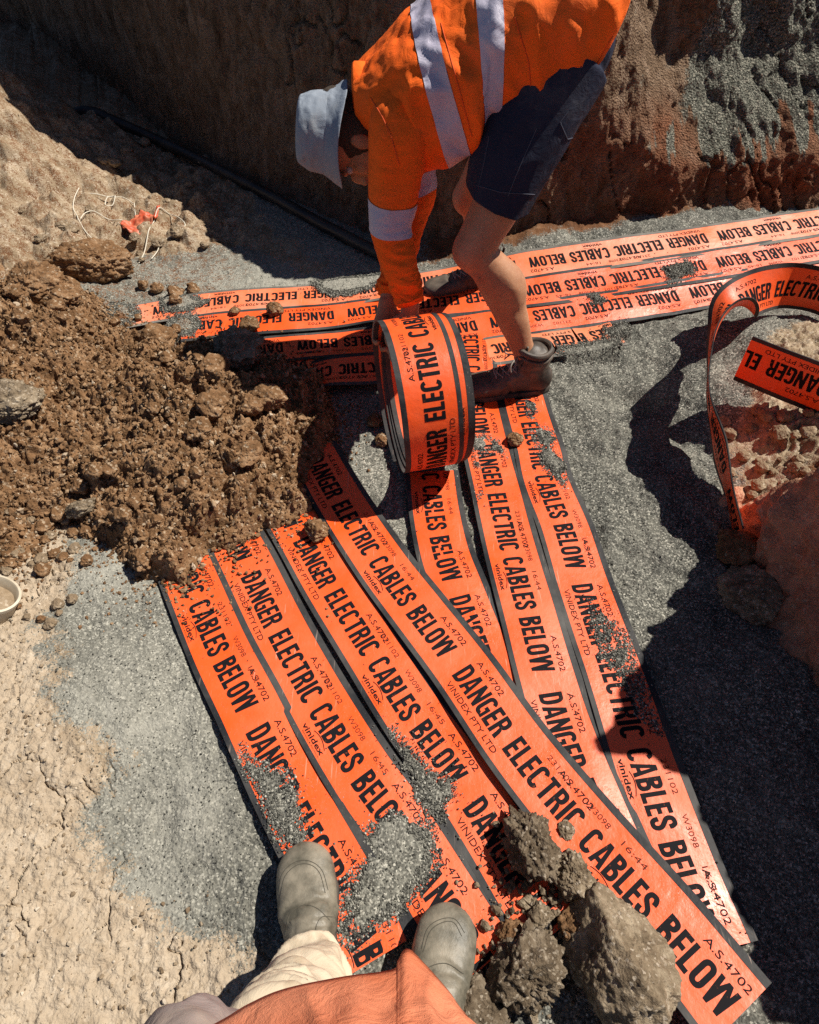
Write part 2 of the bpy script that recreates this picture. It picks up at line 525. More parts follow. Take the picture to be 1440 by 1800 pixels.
def glyph(ch):
    if ch == 'I': return 0.205, _rect(0, WV, 0, 1)
    if ch == 'E': return 0.47, _rect(0, WV, 0, 1) + _rect(WV, 0.47, 0, WH) + _rect(WV, 0.44, 0.42, 0.42 + WH) + _rect(WV, 0.465, 1 - WH, 1)
    if ch == 'L': return 0.45, _rect(0, WV, 0, 1) + _rect(WV, 0.45, 0, WH)
    if ch == 'T': return 0.53, _rect(0.1625, 0.3675, 0, 1 - WH) + _rect(0, 0.53, 1 - WH, 1)
    if ch == 'D': return 0.58, _rect(0, WV, 0, 1) + _bowl(WV, 0.58, 0, 1, WV, WH, 24)
    if ch == 'B': return 0.57, _rect(0, WV, 0, 1) + _bowl(WV, 0.57, 0, 0.535, WV, WH * 0.93) + _bowl(WV, 0.545, 0.535, 1, WV * 0.97, WH * 0.93)
    if ch == 'R': return 0.585, (_rect(0, WV, 0, 1) + _bowl(WV, 0.565, 0.44, 1, WV, WH * 0.95)
                                + [[(0.36, 0), (0.585, 0), (0.53, 0.30), (0.34, 0.22)], [(0.34, 0.22), (0.53, 0.30), (0.47, 0.443), (0.29, 0.443)]])
    if ch == 'N': return 0.60, _rect(0, 0.185, 0, 1) + _rect(0.415, 0.60, 0, 1) + [[(0.185, 1), (0.185, 0.52), (0.415, 0), (0.415, 0.48)]]
    if ch == 'A':
        L = [[(0, 0), (0.20, 0), (0.32, 0.76), (0.32, 1), (0.20, 1)]]
        return 0.64, L + [[(0.64 - x, y) for x, y in q][::-1] for q in L] + [[(0.228, 0.18), (0.412, 0.18), (0.388, 0.335), (0.252, 0.335)]]
    if ch == 'W':
        L = [[(0, 1), (0.185, 1), (0.305, 0), (0.135, 0)], [(0.222, 0.36), (0.305, 0), (0.475, 1), (0.375, 1)], [(0.305, 0), (0.475, 0.98), (0.475, 1), (0.475, 1)]]
        L = [[(0, 1), (0.185, 1), (0.31, 0), (0.13, 0)], [(0.225, 0.68), (0.31, 0), (0.455, 0.80), (0.455, 1), (0.36, 1)]]
        return 0.91, L + [[(0.91 - x, y) for x, y in q][::-1] for q in L]
    if ch == 'O': return 0.58, _round(0.58, WV, WH, 0, 360, n=64)
    if ch == 'C': return 0.57, _round(0.57, WV, WH, 18, 342, n=56)
    if ch == 'G': return 0.58, _round(0.58, WV, WH, 18, 300, n=52) + _rect(0.31, 0.58, 0.36, 0.52) + _rect(0.415, 0.58, 0.0, 0.36)
    if ch == 'S': return 0.55, _stroke([(0.462, 0.67), (0.445, 0.80), (0.365, 0.905), (0.275, 0.918), (0.16, 0.885), (0.10, 0.77), (0.125, 0.64), (0.265, 0.525), (0.41, 0.40), (0.452, 0.25), (0.39, 0.12), (0.275, 0.082), (0.165, 0.105), (0.10, 0.20), (0.088, 0.335)], 0.20, 60)
    raise KeyError(ch)
def word_item(word, x0, x1, y0, y1):
    polys, x = [], 0.0
    for ch in word:
        w, ps = glyph(ch)
        polys += [[(x + a, b) for a, b in q] for q in ps]
        x += w + 0.075
    tot = x - 0.075
    bm = bmesh.new()
    for q in polys:
        vs, last = [], None
        for a, b in q:
            if last and abs(a - last[0]) + abs(b - last[1]) < 1e-7: continue
            last = (a, b)
            vs.append(bm.verts.new((x0 + a / tot * (x1 - x0), y0 + b * (y1 - y0), 0)))
        if len(vs) >= 3: bm.faces.new(vs)
    return _slice(bm, x0, x1)
big = [('DANGER', 0.0, 0.213), ('ELECTRIC', 0.245, 0.497), ('CABLES', 0.526, 0.727), ('BELOW', 0.755, 0.937)]
PRINT_BIG = join2([word_item(t, a * P_, b * P_, tv(0.285), tv(0.63)) for t, a, b in big])
logo_x = 0.545 * P_
arc = [(logo_x + 0.028 + 0.052 * k / 14, tv(0.225) + 0.0075 * math.sin(math.pi * (0.12 + 0.88 * k / 14)) * 1.0) for k in range(15)]
small = [text_item('VINIDEX PTY LTD', 0.012 * P_, 0.243 * P_, tv(0.14), tv(0.225), 0.0),
         text_item('vinidex', logo_x, logo_x + 0.085, tv(0.135), tv(0.215), 0.018),
         text_item('Systems & Solutions', logo_x + 0.012, logo_x + 0.085, tv(0.098), tv(0.117), 0.0),
         ribbon(arc, 0.0016),
         text_item('A.S.4702', 0.008 * P_, 0.125 * P_, tv(0.70), tv(0.79), 0.0),
         text_item('A.S.4702', 0.375 * P_, 0.492 * P_, tv(0.70), tv(0.79), 0.0),
         text_item('A.S.4702', 0.825 * P_, 0.942 * P_, tv(0.70), tv(0.79), 0.0)]
PRINT_SMALL = join2(small)
def code_print(s0, time):
    its = [text_item('231102', s0, s0 + 0.075, tv(0.715), tv(0.79), -0.004),
           text_item('W3098', s0 + 0.115, s0 + 0.18, tv(0.715), tv(0.79), -0.004),
           text_item(time, s0 + 0.215, s0 + 0.275, tv(0.715), tv(0.79), -0.004)]
    return join2(its)
CODES = [code_print(0.33 * P_, '16:44'), code_print(0.46 * P_, '16:45'), code_print(0.56 * P_, '16:44')]

# ------------------------------------------------------------------ strips
class Path:
    """strip surface: s along (reading direction), t across (letter tops), n out of the printed face"""
    def __init__(self, pts, lat=None, ds=0.008):
        P = np.array(pts, float)
        L = None if lat is None else np.array(lat, float)
        n = len(P)
        k = np.concatenate([[0], np.cumsum(np.linalg.norm(np.diff(P, axis=0), axis=1))])
        m = max(8, int(k[-1] / ds) + 1)
        q = np.linspace(0, k[-1], m)
        def cr(A):
            out = np.zeros((m, A.shape[1]))
            T = np.zeros_like(A)
            T[1:-1] = (A[2:] - A[:-2]) / (k[2:] - k[:-2])[:, None]
            T[0] = (A[1] - A[0]) / (k[1] - k[0])
            T[-1] = (A[-1] - A[-2]) / (k[-1] - k[-2])
            j = np.clip(np.searchsorted(k, q, 'right') - 1, 0, n - 2)
            h = (k[j + 1] - k[j])[:, None]
            u = ((q - k[j])[:, None]) / h
            return ((2 * u ** 3 - 3 * u ** 2 + 1) * A[j] + (u ** 3 - 2 * u ** 2 + u) * h * T[j]
                    + (-2 * u ** 3 + 3 * u ** 2) * A[j + 1] + (u ** 3 - u ** 2) * h * T[j + 1])
        self.C = cr(P)
        T = np.gradient(self.C, axis=0)
        T /= np.linalg.norm(T, axis=1)[:, None]
        if L is None:
            B = np.cross(np.array([0, 0, 1.0]), T)
        else:
            B = cr(L)
            B -= (B * T).sum(1)[:, None] * T
        B /= np.linalg.norm(B, axis=1)[:, None]
        self.T, self.B = T, B
        self.N = np.cross(T, B)
        self.S = np.concatenate([[0], np.cumsum(np.linalg.norm(np.diff(self.C, axis=0), axis=1))])
        self.len = self.S[-1]
        self.bow = lambda s, t: 0.0
    def near(self, p):
        return float(self.S[np.argmin(((self.C - p) ** 2).sum(1))])
    def at(self, s, t, nn):
        s = np.asarray(s, float)
        f = [np.stack([np.interp(s, self.S, A[:, k]) for k in range(3)], -1) for A in (self.C, self.B, self.N)]
        h = np.asarray(nn, float) + self.bow(s, np.asarray(t, float))
        return f[0] + f[1] * np.asarray(t)[..., None] + f[2] * h[..., None]

TH = 0.0018
def slab(path, t0, t1, n0, n1, s0=0.0, s1=None, nt=5, cut=None):
    s1 = path.len if s1 is None else s1
    ns = max(4, int((s1 - s0) / 0.008))
    s = np.linspace(s0, s1, ns)
    t = np.linspace(t0, t1, nt)
    prof = [(a, n1) for a in t] + [(a, n0) for a in t[::-1]]
    tt = np.array([p[0] for p in prof])
    nn = np.array([p[1] for p in prof])
    Sg = np.repeat(s[:, None], len(prof), 1)
    if cut is not None:
        Sg = np.clip(Sg, s0, cut(np.repeat(tt[None], ns, 0)))
    V = path.at(Sg, np.repeat(tt[None], ns, 0), np.repeat(nn[None], ns, 0)).reshape(-1, 3)
    k = len(prof)
    F = grid_faces(ns, k, wrap=True)
    # normals outwards: profile runs +t on top
    F = F[:, ::-1]
    caps = []
    for i in range(nt - 1):
        a, b, c, d = i, i + 1, k - 2 - i, k - 1 - i
        caps.append([a, b, c, d])
        o = (ns - 1) * k
        caps.append([o + d, o + c, o + b, o + a])
    return V, np.concatenate([F, np.array(caps)])

def print_on(path, PR, s_anchor, lift, lo, hi, per=PER):
    V, F = PR
    k0 = math.floor((lo - s_anchor) / per) - 1
    k1 = math.ceil((hi - s_anchor) / per) + 1
    out = []
    for k in range(k0, k1 + 1):
        s = V[:, 0] + s_anchor + k * per
        ok = (s >= lo) & (s <= hi)
        fm = ok[F].all(1)
        if not fm.any():
            continue
        u, inv = np.unique(F[fm], return_inverse=True)
        out.append((path.at(s[u], V[u, 1], np.full(len(u), lift)), inv.reshape(-1, 3)))
    return out

def make_strip(path, anchor, label, code=0, name='cable_cover_strip', cat='warning strip', mat='orange', group='warning strips on the trench floor', cut=None, worn=False):
    root = empty(name, tuple(path.C[len(path.C) // 2]))
    tag(root, label, cat, group)
    def add(nm, VF, m):
        if VF is None: return None
        o = mesh_np(nm, VF[0], VF[1], M[m], sharp=35)
        keep_world(o, root)
        return o
    lo, hi = -W / 2 + 0.0125, W / 2 - 0.0155
    add('sheet', slab(path, lo, hi, 0.0, TH, nt=15, cut=cut), mat)
    bm_ = 'band_dusty' if mat != 'orange' else 'band'
    add('edge_band', slab(path, -W / 2, lo, -0.0004, TH + 0.0006, nt=4, cut=cut), bm_)
    add('edge_band', slab(path, hi, W / 2, -0.0004, TH + 0.0006, nt=4, cut=cut), bm_)
    hi_s = path.len - 0.002
    for nm, PR, up, m in (('lettering', PRINT_BIG, 0.0008, 'ink'), ('fine_print', PRINT_SMALL, 0.0007, 'ink'), ('date_code', CODES[code % 3], 0.0006, 'ink_fine')):
        for an, l_, h_ in (anchor if isinstance(anchor, list) else [(anchor, 0.0, hi_s)]):
            for VF in print_on(path, PR, an, TH + up, max(0.002, l_), min(hi_s, h_)):
                add(nm, VF, m)
    return root

def ground_strip(pts, anchor_px, anchor_k, label, z=0.014, code=0, zs=None, wav=0.0046, seed=1, shift=0.005, tilt=False, anchor2=None, **kw):
    """pts: pixels of the middle of the big print; anchor_px: where a word that starts at fraction anchor_k begins"""
    zz = zs or [z] * len(pts)
    if tilt:
        P = np.array([slope_at(a, b, z) for a, b in pts])
        e = 0.03
        gx = (slope_z(P[:, 0] + e, P[:, 1]) - slope_z(P[:, 0] - e, P[:, 1])) / (2 * e)
        gy = (slope_z(P[:, 0], P[:, 1] + e) - slope_z(P[:, 0], P[:, 1] - e)) / (2 * e)
        T = np.gradient(P, axis=0)
        p = Path(P, np.cross(np.stack([-gx, -gy, np.ones(len(P))], 1), T))
    else:
        P = np.array([G(a, b, q) for (a, b), q in zip(pts, zz)])
        p = Path(P)
    p.C = p.C + p.B * shift
    p.bow = lambda s, t: wav * 2.2 * vn2(s * 5.0 + seed * 3.1, t * 9.0 + seed, seed) + wav * 0.55 * vn2(s * 14 + seed, t * 9, seed + 3)
    za = float(np.interp(p.near(G(*anchor_px, z)), p.S, p.C[:, 2]))
    a = p.near(slope_at(*anchor_px, z) if tilt else G(*anchor_px, za)) - anchor_k * PER
    if anchor2:
        sm = p.near(slope_at(735, 505, z))
        a = [(a, 0.0, sm), (p.near(slope_at(*anchor2[0], z)) - anchor2[1] * PER, sm, p.len - 0.002)]
    return make_strip(p, a, label, code=code, **kw), p
_ka, _kb = G(930, 559, .02), G(1300, 502, .03)
def slope_z(x, y):
    yk = _ka[1] + (x - _ka[0]) * (_kb[1] - _ka[1]) / (_kb[0] - _ka[0]) - 0.085
    return 0.24 * sstep(-0.25, 0.75, x) * np.clip(y - yk, 0, 0.75)
def slope_at(px, py, lift=0.014):
    z = lift
    for _ in range(12):
        p = G(px, py, z)
        z = lift + float(slope_z(np.array([p[0]]), np.array([p[1]]))[0])
    return G(px, py, z)

# ------------------------------------------------------------------ the laid strips (pixel paths of the print's middle line)
LAID = []
def lay(*a, **k):
    r, p = ground_strip(*a, **k)
    LAID.append(p)
    return r
CROSS = 'warning strips lying across the back of the trench'
DIAG = 'warning strips lying along the trench towards the camera'
lay([(305, 950), (345, 1046), (388, 1147), (437, 1244), (492, 1360), (533, 1440), (585, 1535), (625, 1612), (655, 1690)], (450, 1280), 1,
    'orange warning strip leftmost of the long row, passing under the left boot', seed=1, code=2, group=DIAG)
lay([(385, 905), (431, 988), (491, 1112), (564, 1246), (635, 1362), (687, 1435), (745, 1528), (800, 1618), (850, 1700)], (446, 1007), 0,
    'orange warning strip with a wide grey gravel spill across it, passing under the right boot', seed=2, code=1, group=DIAG)
lay([(480, 860), (532, 947), (581, 1031), (655, 1147), (721, 1250), (790, 1345), (867, 1462), (925, 1558), (975, 1640)], (532, 947), 0,
    'orange warning strip that runs from the soil heap to under the dark soil lumps', seed=3, code=1, group=DIAG)
lay([(757, 830), (765, 900), (781, 975), (803, 1035), (822, 1085), (850, 1160), (872, 1225)], (803, 1052), 1,
    'orange warning strip unrolling from the standing roll towards the long diagonal strip', seed=5, group=DIAG)
lay([(824, 536), (829, 600), (836, 700), (851, 775), (874, 868), (901, 978), (929, 1078), (963, 1201), (995, 1300), (1050, 1440), (1092, 1545)], (874, 868), 0.245,
    'orange warning strip with a cut end by the bare shin, passing under the worker boot', z=0.0165, seed=6, code=0, group=DIAG)
lay([(905, 640), (925, 725), (945, 790), (958, 844), (992, 928), (1024, 1029), (1077, 1180), (1126, 1329), (1188, 1500), (1258, 1672)], (1024, 1029), 1,
    'orange warning strip rightmost of the row, half in the black shadow', seed=7, code=2, group=DIAG)
lay([(545, 790), (596, 880), (670, 992), (734, 1076), (812, 1177), (911, 1318), (1030, 1465), (1170, 1628), (1298, 1788)], (812, 1177), 1,
    'orange warning strip laid diagonally over the others, its raised cut end in front', seed=4, code=0, wav=0.001,
    zs=[0.024, 0.022, 0.022, 0.024, 0.027, 0.029, 0.032, 0.05, 0.07], group=DIAG)
lay([(1640, 360), (1475, 384), (1360, 401), (1240.6, 420), (1081, 442.6), (930, 464), (800, 486), (690, 504), (610, 514), (523, 519), (430, 526), (352, 534), (290, 544), (222, 556)], (1240.6, 420), 0,
    'orange warning strip farthest from the camera, nearest the trench wall', tilt=True, anchor2=((523, 520), 0.245), seed=8, code=0, group=CROSS, mat='orange_glare')
lay([(1640, 402), (1475, 428), (1360, 447), (1240.6, 466.7), (1168, 477), (1077, 491), (1003, 502), (920, 514), (800, 530), (665, 543), (588, 553), (502, 561), (400, 568), (320, 577)], (1240.6, 466.7), 0,
    'second orange warning strip from the trench wall', tilt=True, anchor2=((588, 553), 0.0), seed=9, code=1, group=CROSS)
lay([(1640, 446), (1475, 472), (1360, 491), (1194, 519), (1114, 532), (1021, 545), (930, 559), (800, 579), (740, 586)], (1194, 519), 0,
    'third orange warning strip from the trench wall, spotted with grey gravel', tilt=True, seed=10, code=2, group=CROSS)
lay([(735, 588), (660, 597), (590, 603), (513, 610), (440, 619)], (497, 612), 1,
    'orange warning strip in shade between the soil heap and the worker hands', z=0.0135, seed=12, code=2, group=CROSS)
lay([(720, 632), (663, 645), (620, 648), (580, 652), (548, 660)], (697, 640), 0.245,
    'short dusty warning strip in shade left of the roll, nearest the heap', zs=[0.02, 0.03, 0.034, 0.03, 0.015], seed=13, group=CROSS)
lay([(556, 640), (530, 645), (490, 652), (450, 660)], (540, 642), 1,
    'torn warning strip end half buried in the dark side of the soil heap', z=0.012, seed=14, group=CROSS)
lay([(1013, 597), (960, 603), (890, 613), (800, 627)], (975, 600), 0.2,
    'short dusty warning strip piece under the worker heel', z=0.014, seed=15, group=CROSS, mat='orange_dusty')
lay([(1085, 583), (1050, 589), (1019, 595)], (1100, 580), 0.6,
    'small torn warning strip piece faded with dust, right of the worker heel', z=0.012, seed=16, group=CROSS, mat='orange_dusty')

# ------------------------------------------------------------------ trench floor
def near_path(x, y, p, step=6):
    d = np.full(x.shape, 1e9)
    C = p.C[::step]
    if len(C) < 2 or (len(p.C) - 1) % step: C = np.concatenate([C, p.C[-1:]])
    for (ax, ay, _), (bx, by, _) in zip(C[:-1], C[1:]):
        ex, ey = bx - ax, by - ay
        t = np.clip(((x - ax) * ex + (y - ay) * ey) / (ex * ex + ey * ey + 1e-12), 0, 1)
        d = np.minimum(d, np.hypot(x - ax - t * ex, y - ay - t * ey))
    return d

COVERS = [  # gravel lying on the strips (pixel outlines), thickness
    ([(400, 1310), (425, 1312), (462, 1335), (505, 1362), (522, 1400), (535, 1440), (530, 1490), (500, 1495), (470, 1430), (430, 1350)], 0.012),
    ([(634, 1500), (645, 1425), (688, 1414), (728, 1436), (764, 1466), (774, 1526), (748, 1568), (704, 1605), (670, 1640), (615, 1680), (598, 1630), (606, 1560)], 0.020),
    ([(688, 1290), (712, 1308), (756, 1356), (792, 1376), (800, 1402), (778, 1432), (770, 1440), (742, 1415), (705, 1350)], 0.012),
    ([(900, 690), (945, 715), (950, 748), (985, 785), (998, 840), (992, 858), (960, 842), (946, 800), (925, 760), (920, 730)], 0.012),
    ([(818, 778), (845, 765), (880, 778), (892, 800), (870, 808), (840, 806), (848, 850), (842, 880), (820, 850)], 0.012),
    ([(1035, 1068), (1052, 1082), (1100, 1130), (1120, 1180), (1150, 1240), (1168, 1285), (1150, 1290), (1120, 1260), (1090, 1200), (1055, 1150), (1038, 1100)], 0.011),
    ([(545, 494), (600, 488), (690, 478), (690, 505), (640, 518), (590, 530), (563, 520)], 0.016),
    ([(278, 530), (330, 522), (370, 536), (330, 552), (290, 556)], 0.012),
    ([(1160, 500), (1200, 488), (1215, 498), (1190, 512), (1172, 520)], 0.010),
    ([(1030, 540), (1048, 533), (1058, 545), (1040, 552)], 0.010),
    ([(960, 625), (985, 610), (1010, 612), (1060, 600), (1090, 600), (1085, 630), (1000, 640)], 0.010),
    ([(196, 534), (232, 534), (250, 556), (236, 576), (196, 576)], 0.012),
    ([(296, 562), (340, 558), (356, 580), (340, 596), (296, 596)], 0.012),
    ([(1055, 585), (1100, 570), (1110, 590), (1070, 600)], 0.012),
]
CLAY = [PX((-900, 860), (40, 880), (110, 930), (150, 985), (120, 1060), (75, 1090), (95, 1170), (100, 1250), (180, 1360), (168, 1450), (195, 1540), (325, 1640), (395, 1655), (470, 1710), (500, 2100), (-900, 2300)),
        PX((-900, 660), (0, 560), (110, 530), (170, 500), (215, 478), (300, 450), (380, 438), (455, 440), (525, 478), (560, 470), (430, 340), (240, 180), (60, -60), (-900, -300)),
        PX((1285, 930), (1262, 800), (1310, 700), (1345, 640), (1390, 590), (1600, 560), (1900, 900), (1500, 1100))]
BROWN = [PX((-900, 640), (-20, 560), (90, 540), (200, 540), (300, 600), (470, 640), (590, 720), (600, 800), (545, 900), (480, 930), (350, 960), (300, 1030), (240, 1000), (180, 940), (90, 920), (20, 960), (-900, 960))]

def bank_height(x, y):
    z = 0.30 * sstep(-1.05, -2.1, x + 0.10 * (y - 2.6)) * sstep(1.3, 2.2, y)
    z = z + 0.40 * np.exp(-(((x + 2.22) / 0.36) ** 2 + ((y - 3.42) / 0.34) ** 2) ** 1.3) + 0.12 * np.exp(-(((x + 1.75) / 0.2) ** 2 + ((y - 3.1) / 0.16) ** 2) ** 1.3)
    z = z + 0.16 * sstep(0.80, 1.35, x) * sstep(0.85, 1.15, y) * sstep(2.25, 1.55, y)
    z = z + 0.05 * sstep(-0.5, -1.1, x) * sstep(1.3, 0.5, y)
    return z

def dents(x, y):
    z = 0
    for px, py, r, d, e in [(1125, 690, 0.06, 0.06, 1.7), (1075, 740, 0.07, 0.012, 1.0), (1150, 650, 0.05, 0.018, 1.5), (700, 780, 0.05, -0.012, 1), (1130, 860, 0.10, -0.02, 1),
                           (1180, 960, 0.06, -0.02, 1), (230, 1240, 0.16, -0.018, 1.2), (190, 1010, 0.10, -0.015, 1), (1020, 690, 0.08, -0.01, 1), (250, 1430, 0.1, 0.012, 1), (1250, 1250, 0.1, 0.03, 1)]:
        c = G(px, py)
        z = z - d * np.exp(-(((x - c[0]) / (r * e)) ** 2 + ((y - c[1]) / r) ** 2))
    return z

def floor_z(x, y):
    """large shape of the floor only"""
    return 0.012 * fbm2(x * 1.7 + 3, y * 1.7, 5, 3) + bank_height(x, y) + dents(x, y) + slope_z(x, y) - 0.004

GZ = {}
def build_ground():
    ys, y = [], -0.22
    while y < 3.9:
        ys.append(y)
        y += max(0.0022, (y * y + CAMH ** 2) / (CAMH * 626) * 1.1)
    lo = [-3.0, -2.2, -1.6, -1.1, -0.75, -0.5, -0.34]
    hi = [4.1, 4.4, 4.8, 5.3, 6.0, 7.0]
    ys = np.array(lo + ys + hi)
    cs = np.concatenate([np.linspace(-1.15, -0.74, 180)[:-1], np.linspace(-0.74, 0.74, 860), np.linspace(0.74, 1.15, 180)[1:]])
    ext = np.array([1.2, 1.3, 1.6, 2.2, 3.2])
    cs = np.concatenate([-ext[::-1], cs, ext])
    dep = np.clip(ys, -0.3, None) * math.cos(PITCH) + CAMH * math.sin(PITCH)
    X = cs[None] * dep[:, None]
    Yg = np.repeat(ys[:, None], len(cs), 1)
    x, y = X.ravel(), Yg.ravel()
    clay = np.zeros(len(x))
    for q in CLAY:
        d = poly_sdf(x, y, q)
        clay = np.maximum(clay, sstep(0.07, -0.07, d + 0.09 * fbm2(x * 7, y * 7, 31, 5, 0.6)))
    brown = np.zeros(len(x))
    for q in BROWN:
        brown = np.maximum(brown, sstep(0.04, -0.08, poly_sdf(x, y, q) + 0.05 * fbm2(x * 9, y * 9, 33, 4)))
    dusty = np.zeros(len(x))
    for px, py, r, e in ((230, 1250, .20, 1.0), (190, 1010, .13, 1.3), (330, 1420, .12, 1.0), (480, 500, .25, 1.6), (250, 1600, .12, 1.0)):
        c = G(px, py)
        dusty = np.maximum(dusty, np.exp(-(((x - c[0]) / (r * e)) ** 2 + ((y - c[1]) / r) ** 2)))
    dusty = np.clip(dusty + 0.5 * fbm2(x * 6, y * 6, 35, 4), 0, 1)
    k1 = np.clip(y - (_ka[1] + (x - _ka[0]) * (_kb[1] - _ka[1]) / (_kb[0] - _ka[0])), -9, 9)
    brown = np.maximum(brown, 0.8 * sstep(0.40, 0.47, k1 + 0.05 * fbm2(x * 8, y * 8, 37, 4)) * sstep(-0.1, 0.2, x))  # dark band that paints shade onto the floor along the wall foot
    bk = PX((1290, 950), (1345, 880), (1460, 815), (1700, 900), (1500, 1060), (1330, 1020))
    brown = np.maximum(brown, 0.75 * sstep(0.05, -0.05, poly_sdf(x, y, bk)))
    brown = np.maximum(brown, 0.42 * sstep(-0.3, -0.9, x) * sstep(1.5, 2.0, y))
    z = floor_z(x, y)
    # grit: pebbles of a few millimetres, pushed-about lumps of a few centimetres
    f1, f2, cid = wor2(x * 125, y * 125, 3)
    peb = np.sqrt(np.clip(0.5 - f1, 0, 1)) * (0.25 + 0.75 * cid)
    g = (0.0046 * peb + 0.009 * fbm2(x * 24, y * 24, 9, 4, 0.62)) * (1 - 0.45 * dusty)
    g = g + 0.034 * fbm2(x * 5.5, y * 5.5, 10, 4, 0.55) * sstep(0.2, 0.5, x) + 0.006 * fbm2(x * 9, y * 9, 15, 3)
    f1, f2, cid = wor2(x * 46 + 4, y * 46, 13)
    c_l = 0.010 * np.clip(0.55 - f1, 0, 1) * (cid > 0.45) + 0.009 * fbm2(x * 17, y * 17, 19, 5, 0.66) + 0.003 * peb
    f1, f2, cid = wor2(x * 6.5 + 0.35 * fbm2(x * 14, y * 14, 42, 4), y * 4.2 + 0.35 * fbm2(x * 14, y * 14, 43, 4), 41)
    c_l = c_l - 0.016 * sstep(0.035, 0.0, f2 - f1) * sstep(-0.08, 0.08, fbm2(x * 3, y * 3, 44, 3))
    steep = sstep(0.05, 0.3, bank_height(x, y))
    f1, f2, cid = wor2(x * 9 + 2, y * 9, 23)
    upl = sstep(-0.45, -1.0, x) * sstep(1.7, 2.2, y)
    c_l = c_l + upl * (0.075 * (0.5 - f1) + 0.06 * fbm2(x * 5, y * 5, 29, 5, 0.55) + 0.010 * fbm2(x * 24, y * 24, 30, 3, 0.6))
    f1, f2, cid = wor2(x * 38 + 2, y * 38, 24)
    c_l = c_l + sstep(0.02, 0.12, bank_height(x, y)) * sstep(0.6, 0.9, x) * (0.020 * np.clip(0.62 - f1, 0, 1) * cid + 0.03 * fbm2(x * 15, y * 15, 25, 5, 0.68))
    rough = g * (1 - clay) + c_l * clay
    # flat and low below the strips
    cov = np.zeros(len(x)) - 1
    lip = np.full(len(x), 9.0)
    for p in LAID:
        bb = (x > p.C[:, 0].min() - 0.15) & (x < p.C[:, 0].max() + 0.15) & (y > p.C[:, 1].min() - 0.15) & (y < p.C[:, 1].max() + 0.15)
        i = np.nonzero(bb)[0]
        lip[i] = np.minimum(lip[i], near_path(x[i], y[i], p))
    under = sstep(W / 2 + 0.012, W / 2 - 0.006, lip)
    z = z * (1 - under) + np.minimum(z, 0.002 + slope_z(x, y)) * under
    z = z + rough * (1 - 0.6 * under) - 0.004 * under
    # gravel kicked over the strips
    for poly, t in COVERS:
        q = PX(*poly)
        d = poly_sdf(x, y, q)
        dn = d + 0.003 + 0.018 * fbm2(x * 26, y * 26, 61, 4, 0.65)
        m = sstep(0.004, -0.006, dn)
        top = slope_z(x, y) + 0.0172 + 0.42 * t * sstep(0.004, -0.06, dn) + 0.62 * g
        z = np.where((m > 0) & (under > 0), np.maximum(z, z * (1 - m) + top * m), z)
    V = np.stack([x, y, z], 1)
    Zg = z.reshape(len(ys), len(cs))
    def at(qx, qy):
        r = np.clip(np.searchsorted(ys, qy) - 1, 0, len(ys) - 2)
        u = np.clip((qy - ys[r]) / (ys[r + 1] - ys[r]), 0, 1)
        dp = np.clip(qy, -0.3, None) * math.cos(PITCH) + CAMH * math.sin(PITCH)
        c = qx / dp
        k = np.clip(np.searchsorted(cs, c) - 1, 0, len(cs) - 2)
        v = np.clip((c - cs[k]) / (cs[k + 1] - cs[k]), 0, 1)
        return (Zg[r, k] * (1 - u) * (1 - v) + Zg[r + 1, k] * u * (1 - v) + Zg[r, k + 1] * (1 - u) * v + Zg[r + 1, k + 1] * u * v)
    GZ['at'] = at
    F = grid_faces(len(ys), len(cs))
    o = mesh_np('ground', V, F, M['ground'], attrs={'clay': clay, 'brown': brown, 'dusty': dusty, 'charcoal': sstep(-0.05, 0.3, x + 0.15 * fbm2(x * 4, y * 4, 38, 4)) * (0.6 + 0.8 * fbm2(x * 9, y * 9, 39, 4)), 'pale': sstep(0.05, -0.05, poly_sdf(x, y, CLAY[0]))})
    tag(o, kind='structure')
    return o
build_ground()

